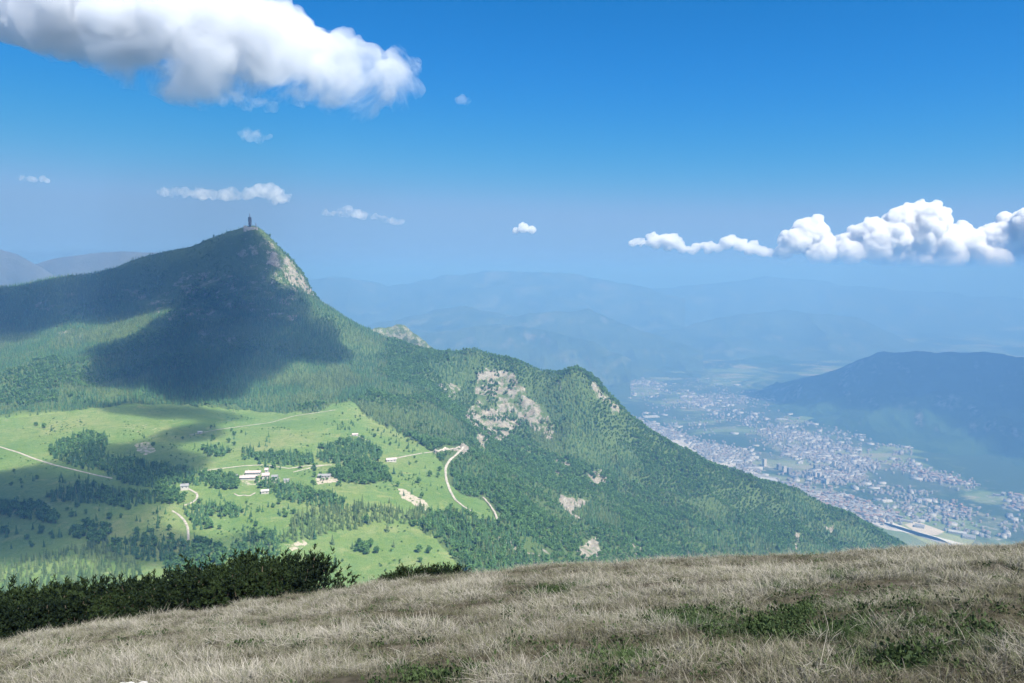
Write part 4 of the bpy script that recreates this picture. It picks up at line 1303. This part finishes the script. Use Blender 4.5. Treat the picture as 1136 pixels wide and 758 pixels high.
# --- low leafy plants in the green hollows
M_leafy = foliage_mat('meadow_leaves', (0.022, 0.042, 0.016), (0.058, 0.088, 0.034), None, 8)
llib = bpy.data.collections.new('leafy_library')
for i in range(5):
    r_ = np.random.default_rng(900 + i)
    nl = 46
    cc = np.column_stack([r_.normal(size=nl) * 0.09, r_.normal(size=nl) * 0.09, r_.uniform(0.01, 0.10, nl)])
    v_, q_ = leaf_cards(cc, r_.uniform(0.016, 0.036, nl), r_, -0.8)
    m_ = mesh_np('leafy_plant', v_, q_); m_.materials.append(M_leafy)
    llib.objects.link(bpy.data.objects.new('leafy_plant', m_))
lx, ly = (np.concatenate(a) for a in zip(ring(4.0, 14, 0.12), ring(14, 31, 0.2)))
lz = slope_z(lx, ly)
lg = green_at(lx, ly, lz)
lk = grng.uniform(0, 1, len(lx)) < lg * 0.45 + 0.03
scatter('grass', np.stack([lx, ly, lz], -1)[lk], llib, 'low dark green leafy plants in the hollows of the near slope', (0.5, 1.15))

# --- pale limestone showing through the grass at the bottom left
def slope_hit(px, py):
    dx, dy, dz = ray(px, py)
    t = np.linspace(3, 60, 4000)
    X, Y, Z = dx * t, dy * t, dz * t
    i = int(np.argmax(Z < slope_z(X, Y)))
    return np.array([X[i], Y[i], Z[i]])
c = slope_hit(142, 776)
bm = bmesh.new()
bmesh.ops.create_icosphere(bm, subdivisions=5, radius=1.0)
for v in bm.verts:
    p = v.co.copy()
    q = fbm(np.array([p.x * 1.6 + 4]), np.array([p.y * 1.6 + p.z * 2]), 4, 131)[0]
    zt = max(-0.4, min(p.z, 0.55 + 0.12 * q))
    v.co = Vector((p.x * 0.30 * (1 + 0.3 * q), p.y * 0.24 * (1 + 0.3 * q), zt * 0.2 + 0.03 * q))
def stone_mat():
    t = NT('limestone')
    pos = t.node('ShaderNodeTexCoord').outputs['Object']
    n = t.noise(6, 8, 0.7, pos)
    m = t.noise(22, 5, 0.7, pos)
    col = t.ramp(n, [(0.3, (0.16, 0.155, 0.145)), (0.55, (0.33, 0.325, 0.305)), (0.75, (0.44, 0.43, 0.41))])
    col = t.mix(t.fac(m, 0.6, 0.7), col, (0.12, 0.12, 0.10))
    return t.surf(col, 0.9, bump=m, bump_s=0.5, dist=0.02)
rock = link('limestone_rock', bm_mesh(bm, 'limestone_rock', True), stone_mat())
rock.location = (c[0], c[1] , slope_z(c[0], c[1]) - 0.02)
rock.rotation_euler = (0.3, 0.05, 0.12)
tag(rock, 'flat pale limestone slab lying in the grass at the bottom left', 'rock')

# --- dwarf pines along the brow
M_needle = foliage_mat('dwarf_pine_needles', (0.005, 0.012, 0.004), (0.022, 0.038, 0.011), None, 2.5)
def pine_meshes(seed, h, w, shoots):
    rng = np.random.default_rng(seed)
    bm = bmesh.new()
    C, D, S = [], [], []
    limbs = []
    for k in range(16):
        a = rng.uniform(0, 6.283)
        R = w * math.sqrt(rng.uniform(0.02, 1))
        top = np.array([math.cos(a) * R, math.sin(a) * R, h * (0.62 + 0.38 * rng.uniform() ) * (1 - 0.42 * (R / w) ** 2)])
        mid = np.array([top[0] * 0.6, top[1] * 0.6, top[2] * 0.32])
        limbs.append((np.zeros(3), mid, top))
    for a, b, c_ in limbs:
        prev = None
        for p, r in ((a - [0, 0, .2], 0.05), (b, 0.038), (c_ * 0.98, 0.014)):
            rg = [bm.verts.new((p[0] + r * math.cos(2 * math.pi * k / 5), p[1] + r * math.sin(2 * math.pi * k / 5), p[2])) for k in range(5)]
            if prev:
                for k in range(5): bm.faces.new((prev[k], prev[(k + 1) % 5], rg[(k + 1) % 5], rg[k]))
            prev = rg
    stems = bm_mesh(bm, 'branches')
    V, Q = [], []
    # every shoot is an upright brush of needle cards
    per = shoots // len(limbs)
    for a, b, c_ in limbs:
        for _ in range(per):
            f = rng.uniform(0.25, 1.0)
            p = b * (1 - f) + c_ * f if f > 0.3 else a * (1 - f / 0.3) + b * (f / 0.3)
            p = p + rng.normal(size=3) * np.array([0.22, 0.22, 0.12])
            p[2] = max(p[2], 0.05)
            d = np.array([rng.normal() * 0.35, rng.normal() * 0.35, 1.0]) + p * [0.35, 0.35, 0]
            d /= np.linalg.norm(d)
            L = rng.uniform(0.16, 0.30)
            u = np.cross(d, [1, 0.3, 0]); u /= np.linalg.norm(u); v_ = np.cross(d, u)
            for k in range(9):
                q = 2 * math.pi * k / 9 + rng.uniform(0, 1)
                o_ = math.cos(q) * u + math.sin(q) * v_
                tt = rng.uniform(0.0, 0.7)
                s0 = p + d * L * tt
                e = s0 + (d * 0.75 + o_ * 0.75) * L * rng.uniform(0.4, 0.65)
                wv = np.cross(o_, d) * 0.022
                b0 = len(V)
                V += [s0 - wv, s0 + wv, e + wv * 0.5, e - wv * 0.5]
                Q.append((b0, b0 + 1, b0 + 2, b0 + 3))
    return mesh_np('foliage', V, Q), stems
PINES = [pine_meshes(700 + i, 1.75 + 0.12 * (i % 3), 1.5, 560) for i in range(4)]
for f_, s_ in PINES:
    f_.materials.append(M_needle); s_.materials.append(M_bark)
prng = np.random.default_rng(14)
def pine(px, Y, s, label, group, sink=0.1):
    u = (px - 568) / F
    x_ = u * Y * 1.0
    z_ = float(slope_z(x_, Y))
    r = empty('dwarf_pine', (x_, Y, z_ - sink), prng.uniform(0, 6.28))
    r.scale = (s * prng.uniform(.9, 1.15), s * prng.uniform(.9, 1.15), s)
    tag(r, label, 'shrub', group)
    fm, sm = PINES[int(prng.integers(0, 4))]
    for nm, m_ in (('foliage', fm), ('branches', sm)):
        q = bpy.data.objects.new(nm, m_); COL.objects.link(q); q.parent = r
def top_to(px, ytop, Y):
    """height that a shrub at Y needs to reach a given line of the photograph"""
    x_ = (px - 568) / F * Y
    return float(P(px, ytop, Y)[2] - slope_z(x_, Y))
THICKET = [(-40, 652), (0, 652), (40, 652), (80, 646), (120, 643), (150, 643), (180, 637), (205, 627), (230, 621), (262, 620), (290, 615), (315, 614), (340, 611), (356, 613)]
tl = np.array(THICKET, float)
for Y, step, dy_ in ((30.5, 34, 14), (32.5, 27, 4), (34.0, 24, 0)):
    pxs = np.arange(-60, 326 if Y > 31 else 290, step)
    for px_ in pxs:
        a = px_ + prng.uniform(-6, 6)
        yt = np.interp(a, tl[:, 0], tl[:, 1]) + dy_ + prng.uniform(-2, 5)
        hh = top_to(a, yt, Y)
        s = min(max(hh / 1.72, 0.5), 1.9)
        pine(a, Y + prng.uniform(-.5, .5), s, 'dark dwarf pine in the thicket below the brow on the left', 'dwarf pines of the left thicket')
for px_ in np.arange(-70, 300, 22):
    a = px_ + prng.uniform(-6, 6)
    Y = 26.0 + max(0, a) / 370 * 4.5 + prng.uniform(-.5, .5)
    hh = top_to(a, np.interp(a, tl[:, 0], tl[:, 1]) + 20 - max(0, a) * 0.04, Y)
    pine(a, Y, min(max(hh / 1.72, 0.4), 1.2), 'dark dwarf pine in the thicket below the brow on the left', 'dwarf pines of the left thicket')
for a, yt in ((430, 634), (442, 630), (452, 628), (466, 627), (480, 625.5), (494, 624.5), (504, 627)):
    hh = top_to(a, yt, 33.0)
    pine(a, 33.0, min(max(hh / 1.75, 0.25), 1.3), 'dark dwarf pine top peeping over the brow below the bright clearing', 'dwarf pines behind the brow')
pine(372, 31.5, 0.22, 'small dark sprig of dwarf pine at the right end of the thicket', None)

# ------------------------------------------------------------------ the summit station
M_steel = plain('grey_steel', (0.16, 0.165, 0.175), 0.6, 0.15, 0.2)
M_conc = plain('weathered_concrete', (0.34, 0.33, 0.31), 0.9, 0.15, 0.3)
M_dark = plain('dark_panel', (0.07, 0.075, 0.085), 0.7, 0.2, 0.3)
M_white = plain('white_render', (0.38, 0.37, 0.35), 0.85, 0.08, 0.1)
M_pink = plain('old_tile_roof', (0.40, 0.335, 0.33), 0.9, 0.2, 0.25)
M_tile = plain('red_tile_roof', (0.22, 0.155, 0.125), 0.9, 0.2, 0.25)
M_greyroof = plain('grey_sheet_roof', (0.2, 0.205, 0.21), 0.6, 0.12, 0.2)
M_glass = plain('window_dark', (0.05, 0.06, 0.075), 0.15, 0.2, 0.5)

def add_box(bm, x0, x1, y0, y1, z0, z1):
    v = [bm.verts.new(p) for p in ((x0, y0, z0), (x1, y0, z0), (x1, y1, z0), (x0, y1, z0), (x0, y0, z1), (x1, y0, z1), (x1, y1, z1), (x0, y1, z1))]
    for f in ((3, 2, 1, 0), (4, 5, 6, 7), (0, 1, 5, 4), (1, 2, 6, 5), (2, 3, 7, 6), (3, 0, 4, 7)):
        bm.faces.new([v[k] for k in f])
def add_cyl(bm, x, y, z0, z1, r0, r1, n=12):
    a = [bm.verts.new((x + r0 * math.cos(2 * math.pi * k / n), y + r0 * math.sin(2 * math.pi * k / n), z0)) for k in range(n)]
    b = [bm.verts.new((x + r1 * math.cos(2 * math.pi * k / n), y + r1 * math.sin(2 * math.pi * k / n), z1)) for k in range(n)]
    for k in range(n): bm.faces.new((a[k], a[(k + 1) % n], b[(k + 1) % n], b[k]))
    bm.faces.new(a[::-1]); bm.faces.new(b)
def add_beam(bm, p, q, w):
    p, q = Vector(p), Vector(q)
    d = (q - p).normalized()
    u = d.cross(Vector((0.31, 0.2, 0.93))).normalized() * w
    v = d.cross(u)
    a = [bm.verts.new(p + u * i + v * j) for i, j in ((1, 1), (-1, 1), (-1, -1), (1, -1))]
    b = [bm.verts.new(q + u * i + v * j) for i, j in ((1, 1), (-1, 1), (-1, -1), (1, -1))]
    for k in range(4): bm.faces.new((a[k], a[(k + 1) % 4], b[(k + 1) % 4], b[k]))
def part(name, build, mat, parent):
    bm = bmesh.new(); build(bm)
    bmesh.ops.recalc_face_normals(bm, faces=bm.faces)
    return link(name, bm_mesh(bm, name), mat, parent)

def on_top(px, Y, lift=0.0):
    x_ = (px - 568) / F * Y * 0.9955
    return np.array([x_, Y, float(ground_z(np.array([x_]), np.array([Y]))[0]) + lift])
s = 2500 / F                                     # metres per pixel at the summit
b0 = on_top(279, 2500)
def foot(x_, y_, w):
    return float(min(ground_z(np.array([x_ + a]), np.array([y_ + b]))[0] for a in (-w, 0, w) for b in (-w, 0, w)))
base_z = float(P(279, 253.5, 2500)[2])
tower = empty('transmitter_tower', (b0[0], 2500, base_z))
tag(tower, 'tall transmitter tower with a thick clad shaft on the pointed summit', 'tower')
lowz = foot(b0[0], 2500, 12) - base_z - 3
part('plinth', lambda bm: (add_box(bm, -15, 16, -8, 8, lowz, 4.5), add_box(bm, -20, -11, -6, 6, lowz, 9.0)), M_conc, tower)
def shaft(bm):
    add_cyl(bm, 0, 0, 4.5, 12, 3.4, 3.4); add_cyl(bm, 0, 0, 12, 21, 4.6, 4.9); add_cyl(bm, 0, 0, 21, 36, 5.6, 5.2)
part('shaft', shaft, M_dark, tower)
def plat(bm):
    for z in (11.6, 20.4, 27.5, 35.9): add_cyl(bm, 0, 0, z, z + 0.7, 6.4, 6.4, 16)
part('platform', plat, M_steel, tower)
def spire(bm):
    for k in range(4):
        a = math.pi / 2 * k + math.pi / 4
        add_beam(bm, (1.4 * math.cos(a), 1.4 * math.sin(a), 36.5), (0.5 * math.cos(a), 0.5 * math.sin(a), 50), 0.22)
    for z in range(38, 50, 2):
        r = 1.4 - 0.9 * (z - 36.5) / 13.5
        for k in range(4):
            a, b = math.pi / 2 * k + math.pi / 4, math.pi / 2 * (k + 1) + math.pi / 4
            add_beam(bm, (r * math.cos(a), r * math.sin(a), z), (r * math.cos(b), r * math.sin(b), z + 1), 0.12)
    add_cyl(bm, 0, 0, 36.5, 55, 0.5, 0.25, 6)
part('antenna_mast', spire, M_steel, tower)
for k in range(5):
    def dish(bm, k=k):
        a = -2.6 + k * 0.55; z = 14 + (k % 3) * 4.5
        add_cyl(bm, math.cos(a) * 5.9, math.sin(a) * 5.9, z, z + 1.8, 0.9, 0.9, 8)
    part('antenna_drum', dish, M_white, tower)
b1 = on_top(285.5, 2500)
mast = empty('radio_mast', (b1[0], 2500, base_z - 2))
tag(mast, 'short thin radio mast right of the tall tower on the summit', 'mast')
lz = foot(b1[0], 2500, 6) - base_z - 2
part('mast_base', lambda bm: (add_box(bm, -5, 5, -5, 5, lz, 4.5), add_box(bm, 3.6, 7, -3, 3, lz, 3.2)), M_conc, mast)
def lat(bm):
    for k in range(4):
        a = math.pi / 2 * k
        add_beam(bm, (1.7 * math.cos(a), 1.7 * math.sin(a), 4.5), (0.7 * math.cos(a), 0.7 * math.sin(a), 18), 0.3)
    for z in range(5, 18, 2):
        for k in range(4):
            a, b = math.pi / 2 * k, math.pi / 2 * (k + 1)
            add_beam(bm, (1.5 * math.cos(a), 1.5 * math.sin(a), z), (1.2 * math.cos(b), 1.2 * math.sin(b), z + 2), 0.15)
part('lattice', lat, M_steel, mast)
part('whip', lambda bm: add_cyl(bm, 0, 0, 18, 23, 0.25, 0.15, 6), M_steel, mast)

def gable(bm, L, W, h, rh, over=0.0):
    v = [bm.verts.new(p) for p in ((-L, -W - over, h), (L, -W - over, h), (L, W + over, h), (-L, W + over, h), (-L, 0, h + rh), (L, 0, h + rh))]
    for f in ((0, 1, 5, 4), (2, 3, 4, 5), (0, 4, 3), (1, 2, 5), (3, 2, 1, 0)):
        bm.faces.new([v[k] for k in f])

def house(kind, px, py, L, W, h, rh, rz, wall, roof, label, cat='building', nwin=0, chimneys=0):
    l = hit([px], [py])[0]
    w_ = max(L, W)
    lo_ = float(min(ground_z(np.array([l[0] + a]), np.array([l[1] + b]))[0] for a in (-w_, 0, w_) for b in (-w_, 0, w_)))
    r = empty(kind, (l[0], l[1], lo_ - 0.3), rz)
    h = h + (l[2] - lo_) + 0.3
    part('wall', lambda bm: add_box(bm, -L, L, -W, W, 0, h), wall, r)
    rf = part('roof', lambda bm: gable(bm, L + 0.8, W, h, rh, 0.8), roof, r)
    for k in range(chimneys):
        part('chimney', lambda bm, k=k: add_box(bm, -L * 0.7 + k * L * 0.6, -L * 0.7 + k * L * 0.6 + 1.2, 0.2, 1.2, h + rh * 0.4, h + rh + 1.2), M_conc, rf)
    for k in range(nwin):
        xx = -L + (k + 0.5) * 2 * L / nwin
        part('window', lambda bm, xx=xx: add_box(bm, xx - 0.7, xx + 0.7, -W - 0.06, -W + 0.02, h - 2.6, h - 1.1), M_glass, r)
    return tag(r, label, cat)

house('barracks', 276, 532, 12, 4.2, 4.0, 2.6, 0.10, M_white, M_pink, 'long pale building with a faded pinkish roof among the trees on the pasture', nwin=12, chimneys=2)
house('barracks', 281, 526.5, 11, 4, 4.0, 2.4, 0.10, M_white, M_pink, 'second long building with faded pinkish roof, behind the longest one', nwin=10, chimneys=1)
house('annexe', 295, 531, 5, 4.5, 6, 3, 0.2, M_white, M_pink, 'tall white building with steep faded roof at the right end of the long building', nwin=4)
house('annexe', 305, 532, 4, 3.5, 5, 2.5, 0.0, M_white, M_greyroof, 'small white building with grey roof at the far right of the long building', nwin=2)
house('hut', 261, 530, 3, 2.5, 3, 2.5, 0.0, M_white, M_greyroof, 'small white hut at the left end of the long building', nwin=2)
house('chapel', 296, 526, 2.2, 2.2, 7, 3, 0.0, M_white, M_pink, 'narrow tall white building rising behind the long building', nwin=1)
house('farmhouse', 294, 547, 5, 3.6, 3.6, 2.0, 0.3, M_white, M_white, 'small bright white house on the pasture below the long building', nwin=2)
house('farmhouse', 205, 543, 5, 4, 6, 2.6, 0.3, M_white, M_greyroof, 'white house beside the bend of the pale track on the pasture', nwin=2)
house('farmhouse', 318, 535, 4, 3, 3.5, 2.2, 0.1, M_white, M_greyroof, 'small grey roofed shed right of the long building', nwin=1)
house('farmhouse', 434, 512, 8, 4, 4, 2.5, 0.3, M_white, M_pink, 'low house with reddish roof at the end of the short pale track', nwin=3)
house('farmhouse', 360, 530, 9, 4, 4, 2.2, 0.05, M_white, M_greyroof, 'long low farm building on the pale yard of the pasture', nwin=4)
house('hut', 394, 483.5, 5, 3.2, 3, 2, 0.2, M_white, M_pink, 'tiny hut beside the path on the upper bright pasture', nwin=1)
house('hut', 222, 481, 3.5, 2.6, 3, 1.8, 0.2, M_white, M_white, 'tiny white hut on the middle pasture beside the path', nwin=1)

# ------------------------------------------------------------------ the town on the valley floor
tr_ = np.random.default_rng(33)
def block(w, d, h, roof_h, wall, roof):
    bm = bmesh.new()
    add_box(bm, -w, w, -d, d, -2, h)
    nf = len(bm.faces)
    if roof_h > 0: gable(bm, w + .4, d, h, roof_h, .4)
    else: add_box(bm, -w * .97, w * .97, -d * .97, d * .97, h, h + 0.6)
    bm.faces.ensure_lookup_table()
    for f in bm.faces[nf:]: f.material_index = 1
    bmesh.ops.recalc_face_normals(bm, faces=bm.faces)
    me = bm_mesh(bm, 'block')
    me.materials.append(wall); me.materials.append(roof)
    return me
M_cream = plain('cream_render', (0.165, 0.17, 0.165), 0.85, 0.1, 0.05)
M_town = plain('town_render', (0.19, 0.195, 0.19), 0.85, 0.12, 0.05)
M_hall = plain('white_hall', (0.33, 0.34, 0.34), 0.6, 0.08, 0.03)
HOUSES = [block(11, 8, 9, 4, M_cream, M_tile), block(15, 9, 13, 4, M_town, M_tile), block(9, 9, 15, 3, M_cream, M_tile), block(20, 9, 12, 0, M_town, M_greyroof), block(12, 10, 8, 4, M_town, M_tile), block(26, 10, 14, 0, M_cream, M_greyroof)]
TOWERS = [block(13, 10, 48, 0, M_white, M_greyroof), block(16, 9, 42, 0, M_cream, M_greyroof)]
HALLS = [block(60, 26, 11, 0, M_hall, M_hall), block(85, 20, 10, 4, M_hall, M_greyroof), block(42, 34, 12, 0, M_hall, M_greyroof)]

def scatter_px(poly, n, rng):
    xs = [p[0] for p in poly]; ys = [p[1] for p in poly]
    out = []
    while len(out) < n:
        a, b = rng.uniform(min(xs) - 6, max(xs) + 6, 4 * n), rng.uniform(min(ys) - 4, max(ys) + 4, 4 * n)
        m = in_poly(a + rng.normal(size=len(a)) * 5, b + rng.normal(size=len(b)) * 3, poly)
        wx_, wy_ = on_plane(a[m], b[m])
        k = fbm(wx_ / 330, wy_ / 330, 4, 141, 0.65) > rng.uniform(-0.35, 0.3, len(wx_))
        out += list(zip(wx_[k], wy_[k]))
        if not m.any(): break
    return out[:n]

def put(name, me, x_, y_, rz, s_, label, cat, group):
    o_ = bpy.data.objects.new(name, me)
    COL.objects.link(o_)
    o_.location = (x_, y_, VALLEY); o_.rotation_euler = (0, 0, rz); o_.scale = s_
    return tag(o_, label, cat, group)
def tower_block(px, py, me, s_):
    x_, y_ = on_plane(px, py)
    put('apartment_tower', me, float(x_), float(y_), tr_.uniform(0.3, 0.9), (1, 1, s_), 'tall white apartment block standing above the roofs of the valley town', 'building', 'apartment towers of the valley town')
for px, py in ((898, 530), (904, 530.5), (909, 533), (914, 534), (917, 537), (870, 524), (876, 526), (864, 521), (936, 523), (941, 525), (905, 521), (925, 518), (848, 517), (953, 521)):
    tower_block(px, py, TOWERS[int(tr_.integers(0, 2))], tr_.uniform(0.8, 1.15))
for px, py, rz, k, sx in ((722, 463, .2, 0, 1.3), (720, 472, .2, 2, 1.2), (845, 530, -0.55, 1, 1.2), (852, 533, -.55, 0, 1.0), (895, 545, -.6, 1, 1.0), (915, 553, -.6, 0, .9), (935, 560, -.6, 1, .9), (955, 563, -.6, 2, .9), (968, 570, -.6, 1, .8), (985, 572, -.6, 0, .8),
                          (800, 509, -.4, 2, 1), (815, 512, -.4, 0, .9), (780, 500, -.3, 2, 1), (830, 520, -.5, 1, .9), (905, 508, .3, 0, .9), (880, 496, .3, 2, .9), (945, 507, .3, 0, .8), (1062, 592, -.6, 0, .7), (1075, 597, -.6, 2, .7), (1000, 578, -.6, 1, .7), (1020, 585, -.6, 2, .6), (740, 411, .2, 0, 1.6), (768, 440, .2, 2, 1.2)):
    x_, y_ = on_plane(px, py)
    put('factory_hall', HALLS[k], float(x_), float(y_), rz, (sx, sx, 1), 'long white factory hall on the valley floor', 'hall', 'factory halls in the valley')
NEAR = [(TOWN[1][0], 190), (TOWN[5][0], 45), (TOWN[9][0], 20), (TOWN[10][0], 15)]
for poly, n in NEAR:
    for x_, y_ in scatter_px(poly, n, tr_):
        put('town_house', HOUSES[int(tr_.integers(0, 6))], x_, y_, -0.6 + tr_.choice([0, 1.571]) + tr_.normal() * .1, (1, 1, tr_.uniform(.8, 1.4)), 'small pale house in the near quarters of the valley town', 'house', 'houses of the near town quarters')
V, Q, MI = [], [], []
def raw_house(x_, y_, w, d, h, rz, m):
    c_, s_ = math.cos(rz), math.sin(rz)
    b = len(V)
    for z in (-3, h):
        for a, e in ((-w, -d), (w, -d), (w, d), (-w, d)):
            V.append((x_ + a * c_ - e * s_, y_ + a * s_ + e * c_, VALLEY + z))
    for f in ((0, 1, 5, 4), (1, 2, 6, 5), (2, 3, 7, 6), (3, 0, 4, 7)):
        Q.append([b + k for k in f]); MI.append(m)
    Q.append([b + k for k in (4, 5, 6, 7)]); MI.append(2 + int(tr_.integers(0, 2)) if m == 0 else 3)
for (poly, dens), n in zip(TOWN, (1500, 450, 400, 1000, 650, 160, 260, 70, 50, 40, 40, 400, 260, 600, 600, 400, 200)):
    for x_, y_ in scatter_px(poly, n, tr_):
        big_b = tr_.uniform() < 0.1
        raw_house(x_, y_, tr_.uniform(18, 40) if big_b else tr_.uniform(5, 11), tr_.uniform(8, 17) if big_b else tr_.uniform(4.5, 7.5), tr_.uniform(7, 18), -0.5 + tr_.choice([0, 1.571]) + tr_.normal() * .2, 1 if big_b else 0)
o = link('town', mesh_np('town', V, Q, mat_idx=MI), [M_cream, M_hall, M_tile, M_greyroof])
tag(o, 'mass of small pale roofs of the far town and villages in the valley', kind='stuff')

# --- airfield, fields and river strip beside the near end of the town
def flat_patch(name, poly, lift, mat, label):
    p = [on_plane(a, b) for a, b in poly]
    bm = bmesh.new()
    bm.faces.new([bm.verts.new((float(a), float(b), VALLEY + lift)) for a, b in p])
    bmesh.ops.recalc_face_normals(bm, faces=bm.faces)
    o_ = link(name, bm_mesh(bm, name), mat)
    return tag(o_, label, kind='structure')
M_field = plain('ploughed_field', (0.38, 0.345, 0.28), 0.95, 0.1, 0.01)
M_run = plain('runway_asphalt', (0.26, 0.26, 0.26), 0.9, 0.1, 0.02)
M_grassf = plain('airfield_grass', (0.2, 0.23, 0.1), 0.95, 0.15, 0.01)
M_yard = plain('pale_yard', (0.34, 0.33, 0.31), 0.9, 0.3, 0.02)
M_river = plain('river_gravel', (0.45, 0.45, 0.42), 0.7, 0.2, 0.02)
flat_patch('field', [(985, 582), (1012, 578), (1050, 592), (1082, 600), (1075, 606), (1030, 604)], 0.6, M_grassf, 'mown airfield grass beside the town')
flat_patch('field', [(1003, 582), (1018, 579), (1048, 590), (1040, 594), (1022, 594)], 1.2, M_field, 'large bare pale field beside the airfield')
flat_patch('yard', [(872, 537), (885, 538), (930, 556), (985, 578), (1000, 590), (985, 588), (930, 566), (890, 549)], 0.4, M_yard, 'pale paved strip of yards and sidings along the valley edge')
flat_patch('yard', [(712, 468), (730, 474), (770, 494), (815, 510), (852, 532), (838, 533), (800, 517), (760, 503), (722, 480)], 0.4, M_yard, 'pale paved strip of yards beside the old town')
flat_patch('road', [(905, 548), (909, 547), (1010, 588), (1070, 604), (1062, 606), (1000, 590)], 1.8, M_river, 'pale straight motorway along the valley edge')
flat_patch('road', [(965, 577), (968, 576), (1040, 597), (1060, 606), (1052, 606)], 1.8, M_run, 'grey runway strip of the airfield')

# ------------------------------------------------------------------ render settings
SC.render.engine = 'CYCLES'
cy = SC.cycles
cy.max_bounces = 12
cy.diffuse_bounces = 3
cy.glossy_bounces = 2
cy.transmission_bounces = 4
cy.transparent_max_bounces = 8
cy.volume_bounces = VOL_BOUNCES
cy.use_adaptive_sampling = True
cy.adaptive_threshold = 0.015
cy.use_denoising = True
try:
    cy.denoiser = 'OPENIMAGEDENOISE'
    cy.denoising_input_passes = 'RGB_ALBEDO_NORMAL'
except Exception:
    pass
cy.sample_clamp_indirect = 8.0
SC.view_settings.view_transform = 'Standard'
SC.view_settings.look = 'None'
SC.view_settings.gamma = 1.0
SC.view_settings.use_curve_mapping = False
SC.view_settings.exposure = EXPOSURE
